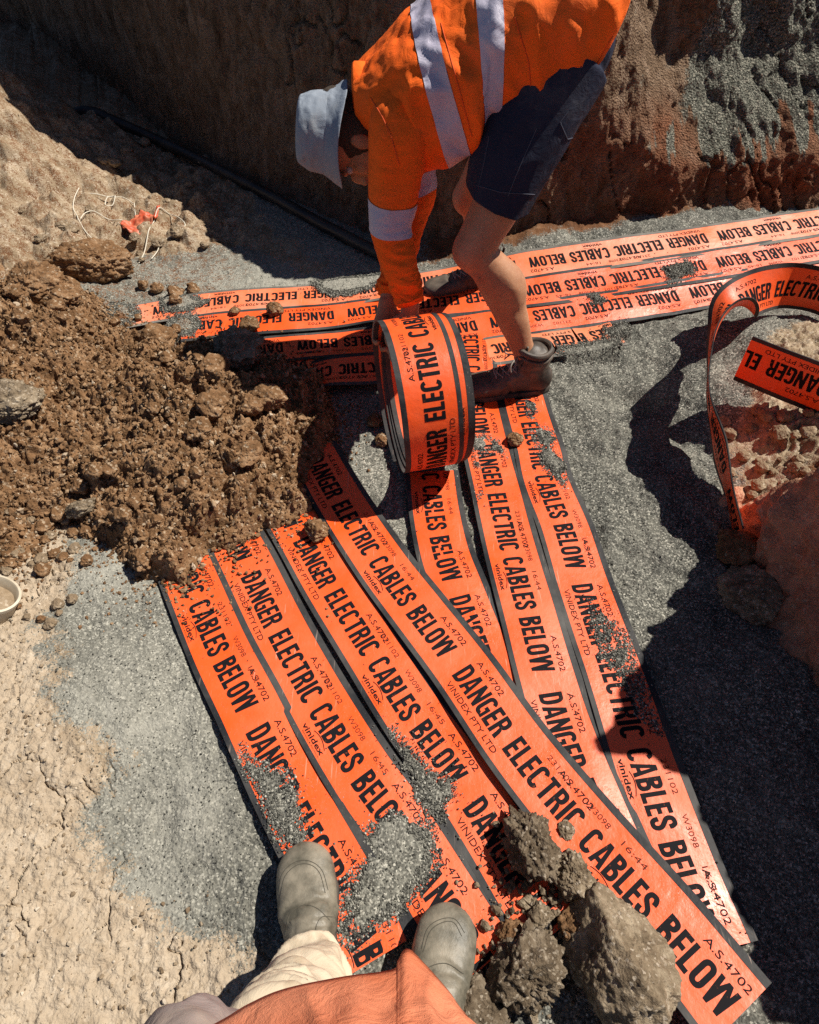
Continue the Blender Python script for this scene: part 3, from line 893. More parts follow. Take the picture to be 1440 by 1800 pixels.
# ------------------------------------------------------------------ trench wall
def build_wall():
    ctrl = np.array([(-5.5, 7.4), (-3.4, 5.62), (-1.93, 4.47), (-0.92, 3.52), (-0.28, 2.95), (0.0, 2.73), (0.18, 2.62), (0.46, 2.585), (1.1, 2.66), (1.82, 2.77), (3.2, 3.05), (5.5, 3.7)])
    pth = Path(np.c_[ctrl, np.zeros(len(ctrl))], ds=0.008)
    m = (pth.C[:, 0] > -2.9) & (pth.C[:, 0] < 2.5)
    C, T = pth.C[m], pth.T[m]
    N = np.stack([T[:, 1], -T[:, 0]], 1)               # towards the trench
    ns = len(C)
    hz = np.concatenate([np.arange(-0.08, 1.0, 0.008), np.arange(1.0, 1.22, 0.02)])
    S = np.repeat(np.arange(ns)[:, None] * 0.008, len(hz), 1).ravel()
    Z = np.repeat(hz[None], ns, 0).ravel()
    Xb = np.repeat(C[:, 0][:, None], len(hz), 1).ravel()
    right = sstep(0.72, 1.12, Xb)
    # batter; on the right the upper face is a slumped ledge that leans back into the sun
    ledge = 0.30 + 0.09 * fbm2(S * 2.2, S * 0 + 3, 71, 3) + 0.12 * sstep(1.25, 0.8, Xb)
    back = 0.10 * Z + right * 0.95 * np.clip(Z - ledge, 0, 0.30) + right * 0.30 * np.clip(Z - ledge - 0.30, 0, 2)
    # hollow under the spout of dust
    n = 0.05 * fbm2(S * 2.4, Z * 1.6, 73, 3) + 0.03 * fbm2(S * 9, Z * 4, 75, 5, 0.6) + 0.012 * fbm2(S * 40, Z * 14, 77, 4, 0.65)
    f1, f2, cid = wor2(S * 7 + Z * 1.5, Z * 4.2 + 3, 79)
    n = n + 0.03 * (0.45 - f1) * (0.5 + 0.3 * right)
    n = n + right * (0.09 * fbm2(S * 4.5, Z * 4.0 - S * 1.1, 81, 3) * sstep(.2, .45, Z) + 0.016 * fbm2(S * 30, Z * 30, 82, 3, 0.6))
    f1, f2, cid = wor2(S * 60, Z * 52, 84)
    n = n + 0.009 * np.clip(.6 - f1, 0, 1) * cid
    ck = np.abs(fbm2(S * 3.2 + Z * 1.2, Z * 1.3, 83, 4, 0.6))
    n = n - 0.035 * sstep(0.022, 0.0, ck) * sstep(-0.2, 0.05, fbm2(S * 1.4, Z * 1.4, 85, 2))
    n = n + 0.04 * sstep(0.17, 0.05, Z) * sstep(.3, .9, Xb) + 0.06 * sstep(0.07, -0.05, Z)
    off = n - back
    Cx = np.repeat(C[:, None, :2], len(hz), 1).reshape(-1, 2)
    Nn = np.repeat(N[:, None], len(hz), 1).reshape(-1, 2)
    xy = Cx + Nn * off[:, None]
    lo = 0.13 * sstep(1.25, 1.9, Xb) + 0.05 * fbm2(S * 6, Z * 0, 87, 4)
    run = fbm2(S * 22, Z * 2.4, 89, 5, 0.65)
    dust = right * sstep(-0.05, 0.05, Z - ledge - 0.05 + 0.22 * run + 0.12 * fbm2(S * 3.5, Z * 3.5, 91, 3)) 
    pale = right * sstep(0.02, 0.16, fbm2(S * 3.2 + 2, Z * 2.6, 93, 4)) * sstep(-0.1, 0.1, Z - ledge - 0.05 + 0.2 * run)
    bare = sstep(0.08, 0.2, fbm2(S * 2.4 + 7, Z * 2.4, 95, 3)) * right * sstep(0.3, 0.5, Z)
    dust = dust * (1 - bare)
    red = sstep(0.35, 0.9, Xb) * sstep(0.62, 0.4, Z)  # reddish light bounced off the orange strips, painted into the lower right face
    TOPZ = np.interp(C[:, 0], [-2.9, -1.8, -1.4, -1.15, -0.98, -0.85, -0.6, -0.1, 0.3, 2.5], [1.5, 1.7, 1.95, 1.85, 1.5, 0.95, 0.90, 1.05, 1.15, 1.2]) + (0.05 + 0.75 * sstep(-0.85, -1.1, C[:, 0])) * fbm2(C[:, 0] * 5, C[:, 0] * 0, 99, 5, 0.65)  # unseen left top raised and made ragged to throw shade on the upper left slope
    tz = np.repeat(TOPZ[:, None], len(hz), 1).ravel()
    Z = Z * (tz / 1.2)
    o = mesh_np('trench_wall', np.c_[xy, Z], grid_faces(ns, len(hz)), M['wall'], attrs={'dust': dust, 'pale': pale, 'red': red})
    tag(o, kind='structure')
    # level ground behind the top edge
    top = xy.reshape(ns, len(hz), 2)[:, -1]
    rows = [np.c_[top + N * (-d), TOPZ + 0.02 * min(d, 1) - 0.01] for d in (0.0, 0.5, 2.0, 8.0, 60.0)]
    V = np.concatenate(rows)
    o = mesh_np('upper_ground', V, grid_faces(5, ns), M['ground'], attrs={'clay': np.ones(len(V)), 'brown': np.zeros(len(V))})
    tag(o, kind='structure')
build_wall()

def build_bank():
    """right side of the trench, its face towards the strips in shade"""
    ys = np.concatenate([np.arange(-2.2, -0.3, 0.05), np.arange(-0.3, 1.5, 0.008)])
    us = np.concatenate([np.arange(0, 1.15, 0.008), np.arange(1.15, 3.0, 0.06)])   # along the profile
    U, Yv = np.meshgrid(us, ys)
    u, y = U.ravel(), Yv.ravel()
    H = (0.97 + 0.34 * np.exp(-((y - 0.79) / 0.10) ** 2)) * sstep(1.14, 0.84, y) + 0.13 * fbm2(y * 4.5, y * 0 + 2, 103, 5, 0.6)
    H = np.maximum(H, -0.05)
    L = H * 1.03
    up = np.clip(u, 0, L)
    z = -0.04 + up / 1.03
    x = 0.94 + 0.05 * sstep(0.9, 0.3, y) + 0.28 * up + np.clip(u - L, 0, 9) + 0.05 * fbm2(y * 2.2, z * 0 + 1, 105, 3)
    n = 0.06 * fbm2(y * 5, u * 5, 107, 5, 0.6) + 0.018 * fbm2(y * 30, u * 30, 109, 4, 0.65)
    f1, f2, cid = wor2(y * 42, u * 42, 113)
    n = n + 0.012 * np.clip(.6 - f1, 0, 1) * cid
    f1, f2, cid = wor2(y * 11, u * 11 + 0.3 * fbm2(y * 20, u * 20, 112, 2), 111)
    n = n + 0.045 * (0.45 - f1)
    wall = sstep(0.02, -0.02, u - L)
    x = x - n * wall
    z = z + n * (1 - wall)
    V = np.stack([x, y, z], 1)
    o = mesh_np('trench_bank', V, grid_faces(len(ys), len(us)), M['bank'])
    tag(o, kind='structure')
build_bank()
# ------------------------------------------------------------------ loose soil heap, clods, crumbs
HEAP_Q = PX((-700, 440), (0, 500), (60, 505), (140, 515), (190, 560), (260, 612), (330, 632), (385, 612), (440, 622), (485, 645), (560, 668), (590, 720), (575, 800), (530, 870), (560, 905), (500, 935), (420, 955), (370, 975), (330, 1040), (285, 1030), (225, 990), (180, 945), (90, 925), (40, 1000), (-700, 1100))
def heap_z(x, y):
    d = poly_sdf(x, y, HEAP_Q) + 0.05 * fbm2(x * 8, y * 8, 121, 4, 0.6)
    z = 0.125 * np.sqrt(np.clip(-d / 0.30, 0, 1)) * (0.78 + 0.22 * sstep(0, 0.3, -d)) - 0.012 * sstep(-0.005, 0.02, d) - 0.05 * sstep(0.0, 0.05, d)
    z = z * (0.55 + 0.45 * sstep(-1.15, -0.7, x)) + 0.10 * sstep(-0.9, -1.6, x)
    return z, d

def build_heap():
    xs = np.arange(-2.25, -0.12, 0.0036)
    ys = np.arange(0.72, 2.35, 0.0036)
    X, Yg = np.meshgrid(xs, ys)
    x, y = X.ravel(), Yg.ravel()
    z, d = heap_z(x, y)
    w = sstep(0.0, -0.06, d)
    wx = x + 0.02 * fbm2(x * 20, y * 20, 125, 3)
    wy = y + 0.02 * fbm2(x * 20 + 9, y * 20, 126, 3)
    def lumps(sc, sd, keep):
        f1, f2, cid = wor2(wx * sc, wy * sc, sd)
        return np.sqrt(np.clip(0.62 - f1, 0, 1)) * sstep(keep, keep + 0.15, cid)
    z = z + w * (0.050 * lumps(9, 131, 0.45) + 0.030 * lumps(19, 133, 0.3) + 0.016 * lumps(42, 135, 0.15)
                 + 0.035 * fbm2(x * 7, y * 7, 137, 3))
    z = z + (0.3 + 0.7 * w) * (0.012 * lumps(75, 139, 0.05) + 0.006 * lumps(150, 140, 0.0) + 0.012 * fbm2(x * 55, y * 55, 141, 4, 0.65))
    keep = (d < 0.05).reshape(X.shape)
    F = grid_faces(len(ys), len(xs))
    F = F[keep.ravel()[F].all(1)]
    u, inv = np.unique(F, return_inverse=True)
    V = np.stack([x, y, z], 1)[u]
    o = mesh_np('soil_heap', V, inv.reshape(-1, 4), M['soil'])
    tag(o, 'wide heap of loose crumbly brown soil burying the strip ends', 'soil heap')
    Zh = np.where(keep, z.reshape(X.shape), -1)
    def at(qx, qy):
        i = ((qx - xs[0]) / 0.0036).astype(int)
        j = ((qy - ys[0]) / 0.0036).astype(int)
        ok = (i >= 0) & (i < len(xs)) & (j >= 0) & (j < len(ys))
        return np.where(ok, Zh[np.clip(j, 0, len(ys) - 1), np.clip(i, 0, len(xs) - 1)], -1)
    GZ['heap'] = at
build_heap()

def surf(x, y):
    x, y = np.atleast_1d(np.asarray(x, float)), np.atleast_1d(np.asarray(y, float))
    z = np.maximum(GZ['at'](x, y), GZ['heap'](x, y))
    for p in LAID:
        bb = (x > p.C[:, 0].min() - 0.1) & (x < p.C[:, 0].max() + 0.1) & (y > p.C[:, 1].min() - 0.1) & (y < p.C[:, 1].max() + 0.1)
        i = np.nonzero(bb)[0]
        if len(i):
            d = near_path(x[i], y[i], p)
            z[i] = np.where(d < W / 2 - 0.002, np.maximum(z[i], 0.0165 + slope_z(x[i], y[i])), z[i])
    return z

def on(px, py):
    """place seen at a pixel on the actual surface"""
    z = 0.0
    for _ in range(6):
        p = G(px, py, z)
        z = float(surf(p[0], p[1])[0])
    return np.array([p[0], p[1], z])

_ICO = {}
def ico(sub):
    if sub not in _ICO:
        bm = bmesh.new()
        bmesh.ops.create_icosphere(bm, subdivisions=sub, radius=1.0)
        bm.verts.index_update()
        _ICO[sub] = (np.array([v.co[:] for v in bm.verts]), np.array([[v.index for v in f.verts] for f in bm.faces]))
        bm.free()
    return _ICO[sub]

def clod_shape(seed, size, sub=5, facets=5, crumb=1.0, lump=1.0):
    v, f = ico(sub)
    r = np.random.default_rng(seed)
    p = v + seed * 3.17
    rad = 1 + 0.30 * fbm3(v * 1.3 + seed, seed, 3)
    for k in range(facets):
        n = r.normal(size=3)
        n /= np.linalg.norm(n)
        c = (v @ n)
        lim = r.uniform(0.62, 0.85)
        rad = np.where(c > 0.05, np.minimum(rad, lim / np.maximum(c, 0.05) + 0.03 * fbm3(p * 4, seed + 7, 2)), rad)
    b = np.clip(0.75 - wor3(p * 2.6, seed + 3), -0.2, 1)
    b2 = np.clip(0.72 - wor3(p * 6.0, seed + 5), -0.1, 1)
    rad = rad + lump * (0.22 * (b - 0.25) + 0.11 * (b2 - 0.25)) + crumb * (0.16 * fbm3(p * 3.2, seed + 1, 3) + 0.085 * fbm3(p * 11, seed + 2, 3, 0.65))
    if sub >= 5:
        rad = rad + crumb * (0.05 * np.clip(0.7 - wor3(p * 15, seed + 9), 0, 1) + 0.03 * fbm3(p * 34, seed + 4, 2))
    V = v * rad[:, None] * np.array(size)
    return V, f

def clod(px, py, wpx, seed, label, flat=0.75, sub=5, facets=5, sink=0.3, mat='clod', hx=1.0, hy=1.0, crumb=1.0, lump=1.0, group=None, name='soil_clod', rot=None):
    c = on(px, py)
    dep = c[1] * math.cos(PITCH) + (CAMH - c[2]) * math.sin(PITCH)
    r = 0.5 * wpx * dep / FPX
    V, F = clod_shape(seed, (r * hx, r * hy, r * flat), sub, facets, crumb, lump)
    a = rot if rot is not None else (seed * 1.7) % 6.28
    R = np.array([[math.cos(a), -math.sin(a), 0], [math.sin(a), math.cos(a), 0], [0, 0, 1]])
    o = mesh_np(name, V @ R.T, F, M[mat])
    # the picked pixel is the middle of the clod
    zc = r * flat * (1 - sink)
    p = G(px, py, c[2] + zc * 0.8)
    o.location = (p[0], p[1], c[2] + zc)
    tag(o, label, 'clod', group)
    return o

clod(162, 468, 128, 3, 'big dark brown clod beside the white twine, its front in black shadow', 0.55, hy=0.6, rot=0.1, mat='soil', sub=6)
clod(62, 503, 105, 4, 'rounded brown clod at the left, just below the biggest dark one', 0.6, rot=0.4, mat='soil', sub=6)
clod(112, 520, 60, 6, 'smaller brown clod touching the right side of the rounded one', 0.6, mat='soil')
clod(22, 705, 105, 8, 'flat tan slab of hard soil at the left picture edge', 0.5, rot=0.2, sub=6)
clod(276, 600, 70, 9, 'brown clod near the buried strip ends at the top of the heap', 0.65, mat='soil')
clod(374, 712, 58, 10, 'light brown clod on the heap, left of the darker round one', 0.7, mat='soil')
clod(438, 716, 44, 12, 'dark round clod on the sunlit right shoulder of the heap', 0.8, mat='soil')
clod(433, 796, 56, 13, 'flat brown clod pressed into the right side of the heap', 0.45, mat='soil')
clod(352, 756, 50, 14, 'crumbly clod in the middle of the heap', 0.6, mat='soil')
clod(145, 893, 52, 15, 'long pale tan clod at the lower left edge of the heap', 0.55, hx=1.2, hy=0.6, rot=0.6, facets=7)
clod(87, 872, 40, 16, 'orange brown clod left of the long pale one', 0.7, mat='soil')
clod(250, 985, 46, 17, 'brown clod above the leftmost strip at the heap foot', 0.7, mat='soil')
clod(418, 620, 95, 18, 'big grey clod in the shade where a strip enters the heap', 0.6, sub=6)
clod(372, 650, 62, 19, 'dark clod in the shade left of the big grey one', 0.65, mat='soil')
clod(470, 700, 60, 20, 'dark clod in the shade at the right foot of the heap', 0.6, mat='soil')
clod(556, 934, 42, 22, 'dark crumbly clod on the strip from the soil heap', 0.8, mat='soil')
clod(484, 545, 30, 23, 'small brown clod lying on the second strip from the wall', 0.8, mat='soil')
clod(905, 773, 30, 24, 'small brown clod in the gap between two strips below the worker boot', 0.8, mat='soil')
clod(660, 742, 28, 25, 'small brown clod beside the roll, upper of two', 0.8, mat='soil')
clod(672, 775, 26, 26, 'small brown clod beside the roll, lower of two', 0.8, mat='soil')
clod(935, 1490, 104, 27, 'dark lumpy soil clod on the strips beside the diagonal one', 0.85, mat='clod_dark', hx=0.9, hy=1.15, rot=0.2, sub=6, lump=1.5, crumb=1.3)
clod(1008, 1540, 72, 28, 'tan knobbly clod between the dark lumpy one and the great block', 0.9, sub=6, lump=1.3)
clod(992, 1462, 34, 29, 'small dark clod on the edge of the diagonal strip', 0.8)
clod(1085, 1690, 192, 31, 'great block of brown soil with a flat sunlit face', 0.85, facets=9, sub=6, lump=0.35, crumb=0.6, hx=0.95, hy=1.1, rot=0.5, sink=0.35)
clod(925, 1705, 128, 33, 'rough dark clod between the right boot and the great block', 0.8, mat='clod_dark', sub=6, lump=1.3)
clod(842, 1778, 105, 34, 'brown clod at the lower picture edge below the right boot', 0.65, mat='clod_dark', sub=6, facets=7, lump=0.6)
clod(952, 1612, 44, 35, 'small grey clod above the rough dark one', 0.8)
clod(900, 1640, 50, 36, 'small dark clod to the right of the right boot toe', 0.7, mat='soil')
clod(1010, 1625, 50, 37, 'small brown clod wedged against the great block', 0.7, mat='soil')
clod(1322, 1045, 112, 38, 'square block of brown soil in the black shadow of the bank', 0.6, facets=8, sub=6, lump=0.4, mat='clod', rot=0.2)
clod(1290, 965, 74, 40, 'brown clod at the foot of the upright strip loop', 0.6, mat='soil')
r_ = np.random.default_rng(5)
for k in range(46):
    px, py = [(r_.uniform(20, 470), r_.uniform(540, 900)), (r_.uniform(250, 345), r_.uniform(500, 530)), (r_.uniform(60, 330), r_.uniform(880, 1010))][0 if k < 30 else (1 if k < 36 else 2)]
    clod(px, py, r_.uniform(15, 34), 100 + k, 'small brown soil crumb clod on the loose heap or its edge', 0.75, sub=4, mat='soil', group='small clods on the soil heap')
for k in range(40):
    clod(r_.uniform(10, 420), r_.uniform(230, 470), r_.uniform(8, 26), 200 + k, 'small tan clay lump strewn over the pale upper left slope', 0.6, sub=4, mat='clay', group='small lumps on the upper left slope')
for k in range(36):
    clod(r_.uniform(5, 150), r_.uniform(890, 1100), r_.uniform(9, 28), 260 + k, 'small pale stone lump at the left below the soil heap', 0.65, sub=4, mat='clay' if k % 3 else 'soil', group='small lumps left of the grey floor')
for k in range(34):
    clod(r_.uniform(1265, 1430), r_.uniform(720, 900), r_.uniform(9, 30), 300 + k, 'small pale stone lump in the rubble beside the loose strip loop', 0.7, sub=4, mat='clay', group='small lumps in the right rubble')

def scatter(name, pts, sizes, mat, label, cat, seed, sub=1, jag=0.38):
    v, f = ico(sub)
    r = np.random.default_rng(seed)
    n = len(pts)
    sh = []
    for k in range(12):
        q = np.random.default_rng(900 + k)
        w = v * (1 + jag * (q.random((len(v), 1)) - 0.5))
        for _ in range(4):                                     # broken faces
            m = q.normal(size=3); m /= np.linalg.norm(m)
            w = w - np.clip(w @ m - 0.62, 0, 9)[:, None] * m
        sh.append(w * q.uniform(0.7, 1.25, 3))
    sh = np.array(sh)[r.integers(0, 12, n)]
    a, b = r.uniform(0, 6.28, n), r.uniform(0, 6.28, n)
    sc = r.uniform(0.65, 1.15, (n, 1, 3)) * sizes[:, None, None]
    P = sh * sc
    ca, sa, cb, sb = np.cos(a)[:, None], np.sin(a)[:, None], np.cos(b)[:, None], np.sin(b)[:, None]
    x, y, z = P[..., 0], P[..., 1], P[..., 2]
    y, z = cb * y - sb * z, sb * y + cb * z
    x, y = ca * x - sa * y, sa * x + ca * y
    V = (np.stack([x, y, z], -1) + pts[:, None]).reshape(-1, 3)
    F = (f[None] + (np.arange(n) * len(v))[:, None, None]).reshape(-1, 3)
    o = mesh_np(name, V, F, mat, smooth=False)
    tag(o, label, cat, kind='stuff')

def scatter_all():
    r = np.random.default_rng(77)
    # crumbs on and around the heap
    n = 34000
    x, y = r.uniform(-1.5, -0.12, n), r.uniform(0.72, 2.3, n)
    z, d = heap_z(x, y)
    p = np.where(d < 0, 0.9, np.exp(-d / 0.05))
    ok = r.random(n) < p
    x, y, d = x[ok], y[ok], d[ok]
    s = 0.0022 + 0.0082 * r.random(len(x)) ** 3.2
    s = np.where(d > 0.02, np.minimum(s, 0.005), s)
    scatter('soil_crumbs', np.stack([x, y, surf(x, y) + s * 0.3], 1), s, M['crumb'], 'brown soil crumbs strewn over the heap and the strip ends', 'soil crumbs', 1, sub=2, jag=0.75)
    # grit on the grey floor and on the strips
    n = 52000
    yy = -0.15 + 2.7 * r.random(n) ** 1.25
    dp = yy * math.cos(PITCH) + CAMH * math.sin(PITCH)
    xx = dp * r.uniform(-0.68, 0.68, n)
    ok = np.ones(n, bool)
    for q in CLAY:
        dq = poly_sdf(xx, yy, q)
        ok &= (dq > 0.0) | (r.random(n) < 0.5 * np.exp(np.clip(dq, -1, 0) / 0.03))
    ok &= heap_z(xx, yy)[1] > 0.03
    ok &= (xx < 0.93) | (yy > 1.3)
    x, y = xx[ok], yy[ok]
    z = surf(x, y)
    lip = np.full(len(x), 9.0)
    for p in LAID:
        lip = np.minimum(lip, near_path(x, y, p))
    cov = np.full(len(x), 9.0)
    for poly, t in COVERS:
        cov = np.minimum(cov, poly_sdf(x, y, PX(*poly)))
    onstrip = (lip < W / 2) & (cov > 0.0)
    pk = np.where(onstrip, 0.012 + 0.35 * np.exp(-np.clip(cov, 0, 9) / 0.006) + 0.03 * np.exp(-np.clip(cov, 0, 9) / 0.05), 1.0)
    k = r.random(len(x)) < pk
    x, y, z, os_ = x[k], y[k], z[k], onstrip[k]
    s = 0.0010 + 0.0022 * r.random(len(x)) ** 2.5
    s = np.where(os_, np.minimum(s, 0.0022), s)
    scatter('gravel_grains', np.stack([x, y, z + s * 0.35], 1), s, M['grain'], 'grey crusher dust grains strewn over the floor and the strips', 'gravel', 2)
    # loose fringe of the gravel spilled over the strips
    P = []
    for poly, t in COVERS:
        q = np.array(PX(*poly))
        a = (np.ptp(q[:, 0]) + .1) * (np.ptp(q[:, 1]) + .1)
        m_ = int(a * 330000)
        x = r.uniform(q[:, 0].min() - .05, q[:, 0].max() + .05, m_); y = r.uniform(q[:, 1].min() - .05, q[:, 1].max() + .05, m_)
        d = poly_sdf(x, y, [tuple(v) for v in q]) + 0.018 * fbm2(x * 26, y * 26, 61, 4, 0.65)
        k = r.random(m_) < np.where(d < 0.0, 0.6, 0.6 * np.exp(-np.clip(d, 0, 1) / .0045) + .012 * np.exp(-np.clip(d, 0, 1) / .04))
        k &= d > -0.03
        P.append(np.stack([x[k], y[k]], 1))
    P = np.concatenate(P)
    s = 0.0010 + 0.0024 * r.random(len(P)) ** 1.8
    scatter('spilled_gravel', np.c_[P, surf(P[:, 0], P[:, 1]) + s * 0.35], s, M['grain'], 'loose gravel grains spilled over the strips', 'gravel', 8)
    # dark crumbs round the clods in front
    n = 900
    c = [on(930, 1560), on(1000, 1640), on(900, 1700), on(1040, 1560)]
    ci = r.integers(0, 4, n)
    q = np.array(c)[ci]
    x = q[:, 0] + r.normal(size=n) * 0.055
    y = q[:, 1] + r.normal(size=n) * 0.055
    s = 0.002 + 0.010 * r.random(n) ** 3
    scatter('clod_crumbs', np.stack([x, y, surf(x, y) + s * 0.4], 1), s, M['clod'], 'dark crumbs fallen round the clods in front', 'soil crumbs', 3)
    # pale grit on the clay
    n = 9000
    yy = -0.15 + 1.3 * r.random(n)
    xx = -1.15 + 1.0 * r.random(n)
    dq = poly_sdf(xx, yy, CLAY[0])
    ok = (dq < -0.01) | (r.random(n) < 0.35 * np.exp(-np.clip(dq, 0, 1) / 0.03))
    x, y = xx[ok], yy[ok]
    s = 0.0012 + 0.005 * r.random(len(x)) ** 4
    scatter('clay_grit', np.stack([x, y, surf(x, y) + s * 0.3], 1), s, M['claygrit'], 'pale grit loose on the tan clay', 'grit', 4)

def mat_grain(name, stops):
    n = NT(name)
    r = n.node('ShaderNodeNewGeometry').outputs['Random Per Island']
    return n.set(base=n.ramp(r, stops), rough=0.95, spec=0.15, normal=n.bump(n.noise(420.0, 4, 0.7), 0.6, 0.003))
M['grain'] = mat_grain('grey_grain', [(0.0, (0.035, 0.035, 0.031)), (0.5, (0.115, 0.113, 0.098)), (0.85, (0.22, 0.215, 0.185)), (1.0, (0.52, 0.50, 0.43))])
M['crumb'] = mat_grain('soil_crumb', [(0.0, (0.085, 0.048, 0.024)), (0.4, (0.195, 0.108, 0.054)), (0.85, (0.30, 0.185, 0.10)), (0.97, (0.36, 0.26, 0.17)), (1.0, (0.52, 0.43, 0.32))])
M['claygrit'] = mat_grain('clay_grit', [(0.0, (0.17, 0.12, 0.075)), (0.6, (0.36, 0.28, 0.19)), (1.0, (0.58, 0.5, 0.4))])
scatter_all()
# ------------------------------------------------------------------ roll, loose loop, conduit, twine, rag, pipe end
def build_roll():
    al = math.radians(12)
    ax = np.array([math.cos(al), math.sin(al), 0])
    fw = np.array([-math.sin(al), math.cos(al), 0])
    c = np.array([0.024, 1.395, 0.0])
    R0, turns = 0.219, 3.3
    end = math.radians(-78)
    ph = np.linspace(end - 2 * math.pi * turns, end, 260)
    back = (end - ph) / (2 * math.pi)
    r = R0 - 0.0045 * back + 0.003 * np.sin(ph * 1.0 + 0.6) * np.clip(back, 0, 1)
    off = np.interp(back, [0, 0.75, 1.0, 1.5, 2.0, 2.6, 3.3], [0, 0.0, 0.014, 0.030, 0.024, 0.036, 0.032])
    pos = c + ax * off[:, None] + (-np.cos(ph) * r)[:, None] * fw + (np.sin(ph) * r)[:, None] * np.array([0, 0, 1.0]) + np.array([0, 0, R0 + 0.018])
    p = Path(pos, np.repeat(-ax[None], len(pos), 0), ds=0.006)
    g = p.near(p.C[np.argmin(np.abs(np.interp(p.S, np.linspace(0, p.len, 260), ph) - math.radians(-48)) )])
    a = float(np.interp(math.radians(-40 - 360), ph, np.linspace(0, p.len, 260)))
    make_strip(p, a, 'standing roll of orange and black warning strip held by the worker', code=1, name='strip_roll', cat='strip roll', group=None)
build_roll()

def build_loop():
    d = lambda x, y: ray(x, y) / np.linalg.norm(ray(x, y))
    rr = np.array([1.0, 0, 0]); uu = np.array([0, math.sin(PITCH), math.cos(PITCH)]); vv = np.array([-0.12, 0.22, 0.97])
    keys = [(1297, 935, 0.03, 'l', .22), (1284, 870, 0.08, 'l', .16), (1266, 790, 0.13, 'l', .26), (1247, 705, 0.175, 'l', .06), (1250, 630, 0.195, 'l', .02), (1262, 578, 0.195, 'l', .05), (1284, 544, 0.185, 'm', 0), (1312, 522, 0.175, 'n', 0),
            (1348, 508, 0.165, 'o', 0), (1392, 503, 0.15, 'u', 0), (1450, 514, 0.14, 'u', 0), (1540, 550, 0.16, 'q', 0), (1600, 640, 0.20, 'r', 0), (1545, 700, 0.22, 'd', 0),
            (1480, 696, 0.22, 'd', 0), (1400, 668, 0.215, 'd', 0), (1306, 630, 0.21, 'd', 0)]
    pts, lat = [], []
    for x, y, z, k, w in keys:
        pts.append(G(x, y, z))
        v = d(x, y)
        lat.append({'l': v - w * rr, 'm': 0.95 * v + 0.22 * vv, 'n': 0.75 * v + 0.62 * vv, 'o': 0.38 * v + 0.95 * vv, 'u': vv, 'q': 0.6 * uu + 0.6 * rr, 'r': rr + 0.3 * v, 'd': -vv + 0.1 * rr}[k])
    lat = np.array(lat); lat /= np.linalg.norm(lat, axis=1)[:, None]
    p = Path(np.array(pts), lat, ds=0.006)
    a = [(p.near(G(1392, 504, 0.15)) - 0.33 * PER, 0, p.near(G(1560, 600, 0.14))), (p.len - 0.305 * PER, p.near(G(1560, 700, 0.135)), p.len)]
    make_strip(p, a, 'loose loop of warning strip standing up at the right, its cut end hanging free', code=2, name='loose_strip_loop', cat='warning strip', group=None)
build_loop()

def tube(name, pts, rad, mat, nr=10, ds=0.01, parent=None, caps=True):
    p = Path(np.array(pts, float), ds=ds)
    n = len(p.C)
    rd = np.interp(np.linspace(0, 1, n), np.linspace(0, 1, len(rad)), rad) if hasattr(rad, '__len__') else np.full(n, rad)
    a = np.linspace(0, 2 * math.pi, nr, endpoint=False)
    V = p.C[:, None] + rd[:, None, None] * (np.cos(a)[None, :, None] * p.B[:, None] + np.sin(a)[None, :, None] * p.N[:, None])
    F = [list(f[::-1]) for f in grid_faces(n, nr, True)] + [list(range(nr))[::1], [(n - 1) * nr + k for k in range(nr)][::-1]]
    return mesh_np(name, V.reshape(-1, 3), F, mat, parent, sharp=50)

def flat_mat(name, col, rough=0.6, noise=0.0, sc=30, col2=None, bump=0.0, spec=0.4):
    n = NT(name)
    c = n.mix(n.rng(n.noise(sc, 6, 0.65), 0.35, 0.7), col, col2) if col2 else col
    kw = dict(base=c, rough=rough, spec=spec)
    if bump:
        kw['normal'] = n.bump(n.noise(sc * 3, 5, 0.7), bump, 0.004)
    return n.set(**kw)
M['conduit'] = flat_mat('conduit_plastic', (0.012, 0.012, 0.014), 0.45, col2=(0.05, 0.045, 0.04), sc=8)
M['twine'] = flat_mat('twine_fibre', (0.62, 0.57, 0.47), 0.8)
M['rag'] = flat_mat('red_plastic_scrap', (0.55, 0.07, 0.025), 0.5, col2=(0.45, 0.2, 0.11), sc=25)
M['pvc'] = flat_mat('white_pipe_plastic', (0.58, 0.53, 0.43), 0.55, col2=(0.40, 0.33, 0.23), sc=14)

def zwall(px, py, z0=0.0):
    p = G(px, py, z0)
    z = float(surf(p[0], p[1])[0])
    for _ in range(8):
        p = G(px, py, z); z = float(surf(p[0], p[1])[0])
    return p, z
def zfloor(px, py):
    p = G(px, py)
    z = 0.0
    for _ in range(8):
        z = float(floor_z(np.array([p[0]]), np.array([p[1]]))[0]); p = G(px, py, z)
    return p, z
cp = []
cq = np.array([(128, 186), (150, 195), (200, 217), (290, 262), (400, 313), (480, 354), (560, 399), (630, 437), (700, 470)], float)
for k in np.linspace(0, len(cq) - 1, 40):
    j = min(int(k), len(cq) - 2)
    p, z = zfloor(*(cq[j] + (cq[j + 1] - cq[j]) * (k - j)))
    cp.append([p[0], p[1], z + 0.012 - 0.07 * max(0.0, 1 - k / 1.2)])
cp = np.array(cp)
zs_ = np.array([cp[max(0, k - 1):k + 2, 2].mean() for k in range(len(cp))])
cp[:, 2] = np.convolve(np.pad(zs_, 3, 'edge'), np.ones(7) / 7, 'valid') + 0.012
tag(tube('conduit', cp, 0.026, M['conduit'], 14), 'black conduit pipe lying along the foot of the shaded trench wall', 'pipe')

